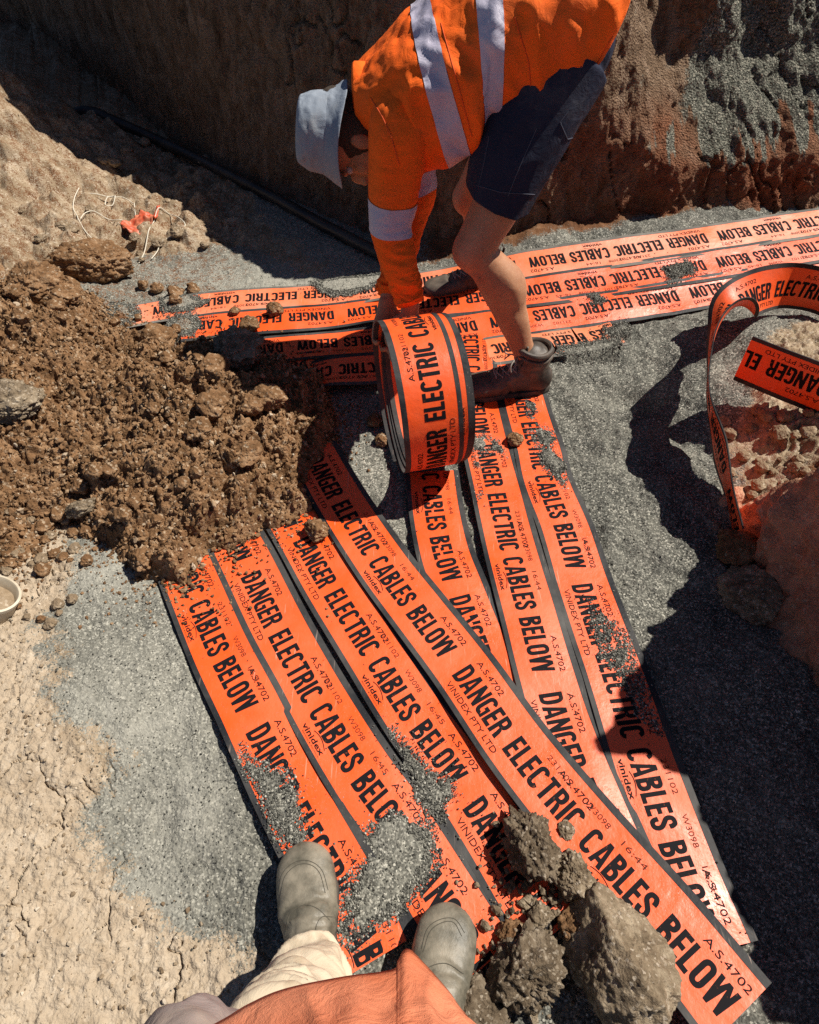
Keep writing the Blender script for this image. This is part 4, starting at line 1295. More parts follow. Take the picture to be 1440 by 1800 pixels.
def twine(pix, label, lift=0.012):
    pts = []
    for k, (a, b) in enumerate(pix):
        p, z = zfloor(a, b)
        z = max(z, float(surf(p[0], p[1])[0]))
        pts.append([p[0], p[1], z + lift * (0.4 + 0.6 * abs(math.sin(k * 1.3)))])
    tag(tube('twine', pts, 0.0022, M['twine'], 6, 0.006), label, 'twine')
c2 = lambda *l: [(x / 2.571, y / 2.571) for x, y in l]
twine(c2((365, 868), (342, 905), (335, 950), (360, 1000), (378, 1045), (400, 1080), (432, 1112)), 'white twine curving down the clay left of the red scrap')
twine(c2((370, 880), (430, 890), (500, 898), (560, 905), (605, 935), (625, 975), (610, 1015), (560, 1030), (500, 1010), (440, 992), (405, 1005), (385, 1040)), 'white twine arching over the clay behind the red scrap')
twine(c2((478, 935), (490, 903), (520, 900), (532, 918), (512, 938), (485, 938)), 'small coil of white twine in the wall shadow')
twine(c2((775, 995), (740, 1000), (710, 1040), (690, 1090), (660, 1150), (632, 1200)), 'white twine hanging from a knot right of the red scrap')
twine(c2((775, 995), (820, 1025), (850, 1060), (820, 1090), (740, 1120), (715, 1150), (690, 1185)), 'white twine looping furthest right below the red scrap')

def scrap(name, pix, label, cat, mat, lift, amp, seed, thick=0.003):
    c = np.mean([zwall(*q)[0] for q in pix], axis=0)
    poly = [tuple(zwall(*q)[0][:2]) for q in pix]
    xs = np.array([p[0] for p in poly]); ys_ = np.array([p[1] for p in poly])
    gx, gy = np.meshgrid(np.arange(xs.min(), xs.max(), 0.004), np.arange(ys_.min(), ys_.max(), 0.004))
    x, y = gx.ravel(), gy.ravel()
    d = poly_sdf(x, y, poly)
    z = np.maximum(floor_z(x, y) + 0.02, surf(x, y).mean()) + lift + amp * (fbm2(x * 25, y * 25, seed, 3) + 0.5)
    F = grid_faces(*gx.shape)
    F = F[(d < 0.002)[F].all(1)]
    u, inv = np.unique(F, return_inverse=True)
    o = mesh_np(name, np.stack([x, y, z], 1)[u], inv.reshape(-1, 4), mat)
    m = o.modifiers.new('thickness', 'SOLIDIFY'); m.thickness = thick
    tag(o, label, cat)
    return o
scrap('plastic_scrap', c2((558, 1045), (600, 1020), (650, 1000), (700, 988), (748, 990), (735, 1005), (690, 1022), (655, 1035), (625, 1065), (598, 1078), (570, 1070)), 'crumpled red plastic scrap lying on the pale clay', 'scrap', M['rag'], 0.006, 0.03, 5)

def build_pipe_end():
    c = on(-8, 1072)
    root = empty('pipe_end', tuple(c)); tag(root, 'white plastic pipe end filled with soil at the left picture edge', 'pipe')
    axis = Vector((0.50, 0.25, 0.83)).normalized()
    R = axis.to_track_quat('Z', 'Y').to_matrix()
    prof = [(0.056, -0.06), (0.060, 0.0), (0.0605, 0.032), (0.064, 0.034), (0.064, 0.044), (0.058, 0.045), (0.0555, 0.040), (0.0545, 0.0), (0.052, -0.06)]
    n = 48
    a = np.linspace(0, 2 * math.pi, n, endpoint=False)
    V = np.array([[r * math.cos(t), r * math.sin(t), z] for r, z in prof for t in a])
    V = V @ np.array(R).T + c + np.array([0, 0, 0.028])
    o = mesh_np('pipe_wall', V, grid_faces(len(prof), n, True)[:, ::-1], M['pvc'], sharp=40); keep_world(o, root)
    g = np.linspace(0, 1, 14)
    V = np.array([[r * 0.0548 * math.cos(t), r * 0.0548 * math.sin(t), 0.012 + 0.008 * (vn2(np.array([r * 3 * math.cos(t)]), np.array([r * 3 * math.sin(t)]), 3)[0])] for r in g for t in a])
    V = V @ np.array(R).T + c + np.array([0, 0, 0.028])
    o = mesh_np('soil_fill', V, grid_faces(len(g), n, True), M['clay']); keep_world(o, root)
build_pipe_end()

# ------------------------------------------------------------------ people
def interp_rows(A, m):
    A = np.array(A, float)
    n = len(A)
    k = np.linspace(0, n - 1, m)
    j = np.clip(k.astype(int), 0, n - 2)
    u = (k - j)[:, None]
    T = np.gradient(A, axis=0)
    return (2*u**3-3*u**2+1)*A[j] + (u**3-2*u**2+u)*T[j] + (-2*u**3+3*u**2)*A[j+1] + (u**3-u**2)*T[j+1]

def loft(secs, up=(0, 1, 0), m=None, nr=28, e=2.0, cap=True):
    """secs rows: x y z ra rb; ra along 'up' projected, rb across. closed tube"""
    A = interp_rows(secs, m or max(10, 6 * len(secs)))
    C = A[:, :3]
    T = np.gradient(C, axis=0)
    T /= np.linalg.norm(T, axis=1)[:, None]
    U = np.array(up, float)[None] - (T @ np.array(up, float))[:, None] * T
    U /= np.linalg.norm(U, axis=1)[:, None]
    S = np.cross(T, U)
    a = np.linspace(0, 2 * math.pi, nr, endpoint=False)
    ca, sa = np.cos(a), np.sin(a)
    ca = np.sign(ca) * np.abs(ca) ** (2 / e); sa = np.sign(sa) * np.abs(sa) ** (2 / e)
    V = C[:, None] + A[:, 3, None, None] * ca[None, :, None] * U[:, None] + A[:, 4, None, None] * sa[None, :, None] * S[:, None]
    n = len(C)
    V = V.reshape(-1, 3)
    F = [list(f[::-1]) for f in grid_faces(n, nr, True)]
    if cap:
        # rounded ends
        o = len(V)
        V = np.concatenate([V, C[:1] - T[:1] * min(A[0, 3], A[0, 4]) * 0.35, C[-1:] + T[-1:] * min(A[-1, 3], A[-1, 4]) * 0.35])
        F += [[o, (k + 1) % nr, k][::-1] for k in range(nr)]
        b = (n - 1) * nr
        F += [[o + 1, b + k, b + (k + 1) % nr][::-1] for k in range(nr)]
    return V, F

def merge(parts):
    Vs, Fs, o = [], [], 0
    for V, F in parts:
        Vs.append(np.asarray(V)); Fs += [[i + o for i in f] for f in F]
        o += len(V)
    return np.concatenate(Vs), Fs

def fuse(name, parts, voxel, mat, root=None, smooth=6, post=None, cut=None, thick=0.003):
    """union of closed lofts as one continuous surface"""
    V, F = merge(parts)
    o = mesh_np(name, V, F, mat)
    md = o.modifiers.new('fuse', 'REMESH'); md.mode = 'VOXEL'; md.voxel_size = voxel; md.use_smooth_shade = True
    ms = o.modifiers.new('soften', 'SMOOTH'); ms.factor = 0.5; ms.iterations = smooth
    bpy.context.view_layer.update()
    me = bpy.data.meshes.new_from_object(o.evaluated_get(bpy.context.evaluated_depsgraph_get()))
    o.modifiers.clear()
    old = o.data; o.data = me; bpy.data.meshes.remove(old)
    me.name = name
    if mat and not me.materials: me.materials.append(mat)
    n = len(me.vertices)
    co = np.empty(n * 3, np.float32); me.vertices.foreach_get('co', co); co = co.reshape(-1, 3).astype(float)
    if post is not None:
        no = np.empty(n * 3, np.float32); me.vertices.foreach_get('normal', no); no = no.reshape(-1, 3).astype(float)
        co = post(co, no)
        me.vertices.foreach_set('co', co.astype(np.float32).ravel())
    if cut is not None:
        bm = bmesh.new(); bm.from_mesh(me)
        bmesh.ops.bisect_plane(bm, geom=bm.verts[:] + bm.edges[:] + bm.faces[:], plane_co=cut[0], plane_no=cut[1], clear_outer=True)
        bm.to_mesh(me); bm.free()
        md = o.modifiers.new('thickness', 'SOLIDIFY'); md.thickness = thick
    me.polygons.foreach_set('use_smooth', np.ones(len(me.polygons), bool))
    me.update()
    if root is not None: keep_world(o, root)
    return o

def folds(co, no, amp, dirv, sc, seed, fine=0.3):
    """cloth folds running along dirv"""
    dv = np.array(dirv, float); dv /= np.linalg.norm(dv)
    q = co - (co @ dv)[:, None] * dv * 0.72
    w = fbm3(q * sc + 0.25 * fbm3(co * sc * 0.5, seed + 5, 2)[:, None], seed, 3, 0.5)
    w = 1 - 2 * np.abs(w) / 0.45
    f = fbm3(co * sc * 3.2, seed + 9, 3)
    return co + no * (amp * (w - 0.3) + amp * fine * f)[:, None]

def fabric(name, col, col2, weave=900.0, rough=0.85, dirt=None, dsc=6.0, bump=0.25, wr=0.35, spec=0.15):
    n = NT(name)
    c = n.mix(n.rng(n.noise(3.5, 5, 0.6), 0.35, 0.7), col, col2)
    if dirt:
        c = n.mix(n.math('MULTIPLY', n.rng(n.noise(dsc, 7, 0.7), 0.5, 0.75), 0.7), c, dirt)
    h = n.math('ADD', n.math('MULTIPLY', n.noise(weave, 2, 0.5), 0.12), n.noise(24.0, 5, 0.6, dist=0.8))
    nr = n.bump(h, wr, 0.012)
    m = n.set(base=c, rough=rough, spec=spec, normal=nr)
    return m
M['hivis'] = fabric('orange_work_shirt', (0.92, 0.155, 0.016), (0.86, 0.115, 0.010), dirt=(0.72, 0.16, 0.05), dsc=3.0, wr=0.5)
M['reflect'] = fabric('reflective_tape', (0.50, 0.47, 0.56), (0.40, 0.37, 0.47), rough=0.5, spec=0.5)
M['navy'] = fabric('navy_work_shorts', (0.014, 0.017, 0.034), (0.030, 0.034, 0.058), dirt=(0.10, 0.095, 0.10), wr=0.6)
M['hatcloth'] = fabric('grey_hat_cloth', (0.25, 0.285, 0.335), (0.19, 0.22, 0.27), dirt=(0.34, 0.34, 0.33), weave=700)
M['oldshirt'] = fabric('faded_orange_shirt', (0.62, 0.155, 0.06), (0.76, 0.31, 0.18), dirt=(0.33, 0.10, 0.045), dsc=6, wr=0.6)
M['trouser'] = fabric('grey_trousers', (0.27, 0.215, 0.20), (0.32, 0.26, 0.24), dirt=(0.38, 0.30, 0.22))
M['cream'] = fabric('cream_gaiter', (0.62, 0.53, 0.40), (0.52, 0.42, 0.29), dirt=(0.30, 0.21, 0.12), dsc=14)
def skin_mat():
    n = NT('skin')
    c = n.mix(n.rng(n.noise(12, 5, 0.6), 0.35, 0.7), (0.47, 0.235, 0.125), (0.34, 0.145, 0.078))
    c = n.mix(n.math('MULTIPLY', n.rng(n.noise(220, 4, 0.75), 0.55, 0.66), 0.5), c, (0.62, 0.44, 0.28))
    c = n.mix(n.math('MULTIPLY', n.rng(n.noise(40, 6, 0.7), 0.55, 0.75), 0.4), c, (0.30, 0.17, 0.10))
    return n.set(base=c, rough=0.55, spec=0.35, normal=n.bump(n.noise(260, 4, 0.6), 0.15, 0.003))
M['skin'] = skin_mat()
M['hair'] = flat_mat('dark_hair', (0.03, 0.02, 0.014), 0.6, col2=(0.07, 0.05, 0.035), sc=120, bump=0.5)
M['bootdark'] = flat_mat('dark_boot_leather', (0.038, 0.030, 0.025), 0.5, col2=(0.17, 0.135, 0.105), sc=12, bump=0.3)
M['bootgrey'] = flat_mat('dusty_grey_boot', (0.085, 0.078, 0.058), 0.48, col2=(0.30, 0.262, 0.20), sc=17, bump=0.4)
M['rubber'] = flat_mat('boot_sole_rubber', (0.022, 0.020, 0.018), 0.75, col2=(0.12, 0.10, 0.08), sc=22, bump=0.3)
M['lace'] = flat_mat('lace_cord', (0.30, 0.27, 0.23), 0.8)

def frame_pts(V, origin, fwd, up=(0, 0, 1)):
    f = np.array(fwd, float); f /= np.linalg.norm(f)
    u = np.array(up, float); u -= (u @ f) * f; u /= np.linalg.norm(u)
    s = np.cross(u, f)
    R = np.stack([f, s, u], 0)
    return np.asarray(V) @ R + np.array(origin, float)

def make_boot(root, name, origin, fwd, L, mat, shaft_top, laced=True, width=0.052, label=None, collar=False, gore=False):
    """local: x forwards from the heel, z up; shaft_top is a local point where the leg leaves the boot"""
    g = lambda t: L * t
    up_ = [(g(.02), 0, .050, .035, .030), (g(.10), 0, .055, .048, .037), (g(.28), 0, .058, .050, .038), (g(.45), 0, .056, .048, .040),
           (g(.62), 0, .047, .038, width * .93), (g(.78), 0, .041, .032, width), (g(.89), 0, .037, .030, width * .93), (g(.95), 0, .034, .026, width * .76), (g(.985), 0, .031, .021, width * .50), (g(1.0), 0, .029, .014, width * .22)]
    foot = loft([(a, b, c, rz, ry) for a, b, c, rz, ry in up_], up=(0, 0, 1), m=44, e=2.3)
    st = np.array(shaft_top)
    s0 = np.array([g(.24), 0, .055])
    sh = loft([tuple(s0 + (st - s0) * t) + (r1, r2) for t, r1, r2 in ((0, .055, .037), (.3, .058, .040), (.6, .056, .043), (.85, .055, .046), (1.0, .054, .046))], up=(1, 0, 0), m=24)
    ins = loft([(g(.30), 0, .085, .035, .036), (g(.42), 0, .085, .026, .037), (g(.55), 0, .070, .020, .038)], up=(0, 0, 1), m=12)
    def post(co, no):
        w_ = fbm3(co * np.array([42, 9, 20]), 5, 2)
        crease = 0.0048 * (1 - 2 * np.abs(w_) / .4) * sstep(.34, .48, co[:, 0] / L) * sstep(.74, .62, co[:, 0] / L) + .0022 * (1 - 2 * np.abs(fbm3(co * np.array([16, 16, 50]), 6, 2)) / .4) * sstep(.09, .13, co[:, 2])
        co = co + no * (crease + 0.0016 * fbm3(co * 34, 8, 3))[:, None]
        q = co[:, 0] / L - 0.74 + 4.0 * co[:, 1] ** 2 / (L * L)
        co = co + no * (0.0022 * sstep(-.012, .004, q) - 0.0014 * sstep(.02, .0, np.abs(q + .03)))[:, None]
        q2 = np.abs(np.abs(co[:, 1]) - .030 + .05 * (co[:, 0] / L - .4)) 
        co = co + no * (-0.0012 * sstep(.004, .0, q2) * sstep(.25, .3, co[:, 0] / L) * sstep(.7, .62, co[:, 0] / L))[:, None]
        co = frame_pts(co, origin, fwd)
        return co
    o = fuse(name, [foot, sh, ins], 0.0045, mat, None, 5, post)
    keep_world(o, root)
    if label: o['label'] = label
    def add(nm, V, F, m, sharp=40):
        q = mesh_np(nm, frame_pts(V, origin, fwd), F, m, sharp=sharp)
        keep_world(q, o)
        return q
    # sole
    n = 64
    tt = np.linspace(0, 2 * math.pi, n, endpoint=False)
    ox = L * 0.5 + L * 0.515 * np.cos(tt)
    q = np.clip(ox / L, 0, 1)
    wd = np.interp(q, [0, .08, .3, .5, .75, .92, 1.0], [.032, .043, .042, .043, width + .0075, width * .92 + .0075, width * .5]) 
    oy = wd * np.sign(np.sin(tt)) * np.abs(np.sin(tt)) ** 0.55
    rings = [(0.97, 0.0), (1.0, 0.004), (1.0, 0.022), (0.985, 0.027), (0.9, 0.028)]
    V = np.concatenate([np.stack([L * .5 + (ox - L * .5) * k, oy * k, np.full(n, z) + (0.004 * sstep(.8, 1, q) )], 1) for k, z in rings])
    F = [list(f) for f in grid_faces(len(rings), n, True)] + [list(range(n))[::-1], [(len(rings) - 1) * n + i for i in range(n)]]
    add('sole', V, F, M['rubber'])
    def ring_at(c, nrm, ra, rb, tr, m, nm, wob=0.0):
        nn = np.array(nrm, float); nn /= np.linalg.norm(nn)
        e1 = np.cross(nn, (0, 1, 0)); e1 /= np.linalg.norm(e1); e2 = np.cross(nn, e1)
        tt_ = np.linspace(0, 2 * math.pi, 60)
        P = np.array(c) + ra * np.cos(tt_)[:, None] * e1 + rb * np.sin(tt_)[:, None] * e2 + wob * np.sin(2 * tt_ + 1)[:, None] * nn
        p = Path(P, ds=.004)
        a = np.linspace(0, 2 * math.pi, 9, endpoint=False)
        Vv = (p.C[:, None] + tr * (np.cos(a)[None, :, None] * p.B[:, None] + np.sin(a)[None, :, None] * p.N[:, None])).reshape(-1, 3)
        add(nm, Vv, [list(f) for f in grid_faces(len(p.C), 9, True)], m)
    if collar:
        nrm = st - s0
        ring_at(st + np.array([.003, 0, .004]), nrm, .053, .046, .010, M['bootdark'], 'padded_collar', .003)
        ring_at(st + np.array([.000, 0, -.018]), nrm, .055, .048, .006, M['bootdark'], 'padded_collar', .003)
        tg = loft([(g(.40), 0, .125, .004, .028), (g(.345), 0, .165, .005, .030), (g(.33), 0, .200, .004, .026)], up=(1, 0, .4), m=14, nr=20)
        add('tongue', tg[0], tg[1], M['bootdark'])
        pt = loft([(g(.03), 0, .155, .003, .010), (g(.0), 0, .180, .003, .010), (g(.03), 0, .195, .003, .010)], up=(1, 0, 0), m=12, nr=12)
        add('pull_tab', pt[0], pt[1], M['rubber'])
    if gore:
        for sg in (-1, 1):
            gx, gz = np.meshgrid(np.linspace(-1, 1, 12), np.linspace(0, 1, 16))
            wv_ = .020 * (0.35 + .65 * gz)
            q_ = np.stack([g(.30) + gx * wv_ - gz * .008, sg * (.0445 + .002 * (1 - gx ** 2) + .0015 * np.sin(gx * 9)), .080 + gz * .115], -1).reshape(-1, 3)
            fr = grid_faces(16, 12)
            add('elastic_panel', q_, fr if sg < 0 else fr[:, ::-1], M['rubber'])
    if laced:
        from mathutils.bvhtree import BVHTree
        me = o.data
        bvh = BVHTree.FromPolygons([v.co[:] for v in me.vertices], [p.vertices[:] for p in me.polygons])
        wdir = frame_pts(np.array([[.50, 0, .87]]), (0, 0, 0), fwd)[0]
        def cord(nm, pts, r, snap=True):
            Wp = frame_pts(np.array(pts, float), origin, fwd)
            if snap:
                for i in range(len(Wp)):
                    h = bvh.ray_cast(Vector(Wp[i] + wdir * .12), Vector(-wdir), .4)
                    if h[0] is not None: Wp[i] = np.array(h[0]) + np.array(h[1]) * r * .7
            p = Path(Wp, ds=0.0025)
            a = np.linspace(0, 2 * math.pi, 7, endpoint=False)
            Vv = (p.C[:, None] + r * (np.cos(a)[None, :, None] * p.B[:, None] + np.sin(a)[None, :, None] * p.N[:, None])).reshape(-1, 3)
            q = mesh_np(nm, Vv, [list(f) for f in grid_faces(len(p.C), 7, True)], M['lace']); keep_world(q, o)
        rows = [(.62, .080), (.56, .092), (.50, .104), (.44, .118), (.385, .140), (.345, .160)]
        for k, (t, z) in enumerate(rows):
            t2, z2 = rows[max(0, k - 1)]
            cord('lace', [(L * t, -.026, z), (L * (t + t2) / 2, -.008, (z + z2) / 2), (L * t2, .020, z2)], .0026)
            cord('lace', [(L * t, .026, z), (L * (t + t2) / 2, .008, (z + z2) / 2), (L * t2, -.020, z2)], .0026)
        for sgn in (-1, 1):
            b = np.array([L * .40, 0.004 * sgn, .150])
            cord('lace_bow', [b, b + (.016, .022 * sgn, .012), b + (.034, .044 * sgn, .000), b + (.030, .046 * sgn, -.022), b + (.012, .022 * sgn, -.010), b + (.002, .004 * sgn, .002)], .0024, False)
            cord('lace_end', [b, b + (.020, .014 * sgn, -.004), b + (.036, .030 * sgn, -.034)], .0022, False)
    return o

def hand_parts(wrist, fwd, palm_n, curl=0.9, L=0.185, thumb_side=1, splay=0.05):
    """closed lofts: palm, four bent fingers of different length, thumb leaving the side of the palm"""
    f = np.array(fwd, float); f /= np.linalg.norm(f)
    nrm = np.array(palm_n, float); nrm -= (nrm @ f) * f; nrm /= np.linalg.norm(nrm)
    s = np.cross(nrm, f) * thumb_side
    w = np.array(wrist, float)
    out = []
    out.append(loft([tuple(w + f * a) + (rb, ra) for a, ra, rb in ((-.02, .027, .020), (.015, .031, .019), (.05, .040, .016), (.085, .042, .0145), (.098, .038, .012))], up=nrm, m=20, nr=20))
    for k, (off, ln, base) in enumerate(((.031, .072, .088), (.0105, .080, .092), (-.0105, .074, .089), (-.0305, .058, .080))):
        p = w + s * off + f * base - f * 0.012
        d = f + s * splay * (1.5 - k)
        pts, ang = [p], 0.0
        for j, fr in enumerate((.12, .40, .27, .21)):
            if j: ang += curl * (0.75, 0.8, 0.55)[j - 1]
            dv = d * math.cos(ang) + nrm * math.sin(ang)
            pts.append(pts[-1] + dv / np.linalg.norm(dv) * (ln * 1.12 * fr + (0.012 if j == 0 else 0)))
        rad = [.0095, .0098, .0088, .0080, .0066]
        out.append(loft([tuple(q) + (r, r) for q, r in zip(pts, rad)], up=s, m=18, nr=12))
    p = w + s * .026 + f * .018
    tp = [p, p + s * .026 + f * .022 + nrm * .010, p + s * .036 + f * .052 + nrm * .024, p + s * .030 + f * .078 + nrm * .036]
    out.append(loft([tuple(q) + (r, r) for q, r in zip(tp, (.016, .0135, .0115, .0085))], up=nrm, m=16, nr=12))
    return out

def head_parts(c, up, fwd, s=1.0):
    """skull, jaw, nose, ears, brow, lips and neck root in the head's own frame"""
    up = np.array(up, float); up /= np.linalg.norm(up)
    f = np.array(fwd, float); f -= (f @ up) * up; f /= np.linalg.norm(f)
    l = np.cross(up, f)
    W_ = lambda x, y, z: np.array(c) + s * (f * x + l * y + up * z)
    def ell(x, y, z, a, b, d, n=14):
        rows = [tuple(W_(x, y, z + d * math.cos(t))) + (max(1e-3, a * math.sin(t)) * s, max(1e-3, b * math.sin(t)) * s) for t in np.linspace(math.pi - .08, .08, n)]
        return loft(rows, up=f, m=n * 2, nr=24)
    out = [ell(-.012, 0, .045, .098, .076, .080), ell(.020, 0, -.035, .070, .060, .082), ell(.048, 0, -.078, .034, .036, .034),
           ell(.082, 0, .014, .014, .046, .012), ell(.096, 0, -.030, .016, .012, .028), ell(.101, 0, -.046, .014, .016, .010),
           ell(.082, 0, -.074, .010, .024, .006), ell(.079, 0, -.085, .010, .021, .006), ell(.055, .042, -.030, .022, .016, .022), ell(.055, -.042, -.030, .022, .016, .022)]
    for sg in (-1, 1):
        out.append(ell(-.008, sg * .077, -.022, .020, .008, .032))
    return out, W_

def build_worker():
    root = empty('person', (0.30, 1.9, 0.0))
    tag(root, 'bending worker in orange hi-vis shirt, navy shorts and grey bucket hat holding the roll', 'person')
    A = lambda *v: np.array(v, float)
    nk, nh, na = A(.208, 1.70, .515), A(.40, 1.85, .91), A(.415, 1.672, .115)
    fk, fh, fa = YP(832, 345, 2.14), A(.40, 2.05, .91), A(.30, 2.275, .115)
    nsh, fsh = A(-.005, 1.765, .805), A(-.01, 2.10, .81)
    nel, nwr = A(-.035, 1.70, .575), YP(722, 543, 1.615)
    fel, fwr = A(.045, 1.97, .56), A(-.055, 1.665, .355)
    def leg(h, k, a):
        lerp = lambda p, q, t: p + (q - p) * t
        back = A(.92, .1, .35)
        rows = [tuple(lerp(h, k, 0.1)) + (.095, .09), tuple(lerp(h, k, .4)) + (.085, .080), tuple(lerp(h, k, .75)) + (.068, .064), tuple(lerp(h, k, .93) + A(-.006, 0, 0)) + (.060, .058),
                tuple(k + A(-.004, 0, -.008)) + (.060, .057), tuple(lerp(k, a, .12) + back * .004) + (.054, .052), tuple(lerp(k, a, .32) + back * .022) + (.063, .057), tuple(lerp(k, a, .55) + back * .012) + (.049, .045),
                tuple(lerp(k, a, .8)) + (.037, .035), tuple(a) + (.035, .034), tuple(a + A(.0, 0, -.04)) + (.035, .034)]
        return loft(rows, up=(1, 0, .3), m=64, nr=32)
    def arm(sh, e, w):
        lerp = lambda p, q, t: p + (q - p) * t
        return loft([tuple(sh) + (.055, .055), tuple(lerp(sh, e, .4)) + (.048, .048), tuple(e) + (.040, .040), tuple(lerp(e, w, .3)) + (.041, .040), tuple(lerp(e, w, .8)) + (.030, .028), tuple(w) + (.028, .022)], up=(1, 0, 0), m=40, nr=24)
    hc = YP(612, 242, 1.925) + A(.012, 0, -.004)
    hup, hf = A(-.965, -.03, .16), A(.06, -.22, -.97)
    hp, HW = head_parts(hc, hup, hf)
    torso = loft([(.47, 1.95, .95, .10, .13), (.36, 1.95, .95, .11, .15), (.2, 1.95, .92, .105, .14), (.04, 1.94, .86, .085, .14), (-.06, 1.935, .84, .045, .07)], up=(0, 0, 1), m=40)
    neck = loft([tuple(A(-.02, 1.94, .845)) + (.058, .058), tuple((A(-.02, 1.94, .85) + hc) / 2 + A(0, 0, .01)) + (.060, .060), tuple(hc + A(.0, .0, .015)) + (.058, .056)], up=(0, 1, 0), m=16)
    hn = hand_parts(nwr + A(-.004, -.008, -.012), A(-.22, -.42, -.78), A(.35, -.75, .42), 0.75, thumb_side=-1)
    hfp = hand_parts(fwr, A(-.10, -.50, -.62), A(.3, -.8, .35), 0.9, thumb_side=1)
    def flesh(co, no):
        for k_, a_ in ((nk, na), (fk, fa)):
            d_ = (a_ - k_) / np.linalg.norm(a_ - k_)
            rel = co - k_; t_ = rel @ d_
            rad_ = rel - t_[:, None] * d_
            near_ = np.linalg.norm(rad_, axis=1) < .09
            f_ = A(-1, -.15, -.35); f_ -= (f_ @ d_) * d_; f_ /= np.linalg.norm(f_)
            c_ = (rad_ @ f_) / (np.linalg.norm(rad_, axis=1) + 1e-6)
            kneecap = .007 * np.exp(-((t_ + .010) / .032) ** 2) * sstep(.55, .95, c_)
            hollow = -.005 * np.exp(-((t_ - .045) / .02) ** 2) * sstep(.3, .7, c_) * sstep(1, .8, c_)
            tib = .004 * sstep(.08, .14, t_) * sstep(.34, .25, t_) * sstep(.85, 1.0, c_)
            calf = .006 * np.exp(-((t_ - .14) / .06) ** 2) * sstep(-.2, -.7, c_) - .004 * np.exp(-((t_ - .23) / .03) ** 2) * sstep(-.1, -.6, c_)
            co = co + no * ((kneecap + hollow + tib + calf) * near_)[:, None]
        return co + no * (.0014 * fbm3(co * 38, 91, 3))[:, None]
    body = fuse('body', [leg(nh, nk, na), leg(fh, fk, fa), arm(nsh, nel, nwr), arm(fsh, fel, fwr), torso, neck] + hp + hn + hfp, 0.0046, M['skin'], root, 3, flesh)
    # eyes under the brow and the short hair at the back of the head
    for sg in (-1, 1):
        v, f = ico(3)
        e = mesh_np('eye', v * .0105 + HW(.073, sg * .031, .002), f, flat_mat('eye', (.5, .48, .45), .2)); keep_world(e, body)
    def cap(co, no): return co + no * (.003 * fbm3(co * 70, 3, 2))[:, None]
    hr = loft([tuple(HW(-.030, 0, z)) + (r1, r2) for z, r1, r2 in ((-.075, .052, .055), (-.04, .080, .074), (.0, .090, .081), (.05, .092, .080), (.09, .075, .066), (.118, .03, .03))], up=hf, m=30)
    fuse('hair', [hr], .005, M['hair'], root, 4, cap)
    # hat
    rows = []
    hatn = hup / np.linalg.norm(hup)
    e1 = np.cross(hatn, A(0, 0, 1)); e1 /= np.linalg.norm(e1); e2 = np.cross(hatn, e1)
    bc = YP(604, 238, 1.915)
    prof = [(-.002, .148), (.012, .140), (.030, .129), (.046, .120), (.052, .1165), (.056, .1155), (.085, .111), (.112, .104), (.128, .096), (.137, .084), (.1405, .06), (.142, .03), (.1425, .001)]
    prof = interp_rows(np.array(prof) * np.array([.92, .90]), 60)
    n = 96
    t = np.linspace(0, 2 * math.pi, n, endpoint=False)
    V = []
    for h, r in prof:
        wv = .006 * np.sin(3 * t + 1) * sstep(.05, 0, h) + .010 * np.cos(t - .4) * sstep(.04, 0, h)
        rr = r * (1 + .025 * np.cos(2 * t)) + .0075 * fbm2(t * 3, np.full(n, h * 45), 3, 4) * (1 if h > .05 else .7)
        V.append(bc + hatn * (h - wv)[:, None] + rr[:, None] * (np.cos(t)[:, None] * e1 + np.sin(t)[:, None] * e2))
    V = np.concatenate(V)
    o = mesh_np('bucket_hat', V, [list(f) for f in grid_faces(len(prof), n, True)], M['hatcloth'])
    md = o.modifiers.new('thickness', 'SOLIDIFY'); md.thickness = .0022
    keep_world(o, root)
    # shorts
    def tube2(h, k, r0, r1, t1):
        return loft([tuple(h + (k - h) * t + d) + (ra, rb) for t, d, ra, rb in ((-.05, A(0, 0, 0), r0, r0), (.25, A(-.01, 0, .0), r0, r0 * .98), (.5, A(-.012, 0, 0), (r0 + r1) / 2 + .006, (r0 + r1) / 2), (t1 - .03, A(-.004, 0, 0), r1, r1 * .97), (t1, A(-.004, 0, 0), r1 + .002, r1 * .98))], up=(1, 0, .3), m=36, nr=36, e=2.3)
    def hem_plane():
        p, q = YP(833, 343, 1.70), YP(948, 357, 1.80)
        d = q - p; d[1] = 0; d /= np.linalg.norm(d)
        nn = np.cross(d, A(0, 1, .12)); nn /= np.linalg.norm(nn)
        return (p, nn if nn[2] < 0 else -nn)
    pel = loft([(.525, 1.95, .92, .06, .10), (.49, 1.95, .93, .115, .16), (.41, 1.95, .95, .145, .19), (.33, 1.95, .97, .14, .185), (.28, 1.95, .97, .12, .165)], up=(0, 0, 1), m=30, nr=36)
    thd = (nk - nh) / np.linalg.norm(nk - nh)
    fuse('shorts', [tube2(nh, nk, .122, .094, .78), tube2(fh + A(.02, 0, 0), fk + A(.03, 0, 0), .115, .088, .80), pel], .0055, M['navy'], root, 8, lambda c, n_: folds(c, n_, .0055, thd, 9, 21, .2), cut=hem_plane())
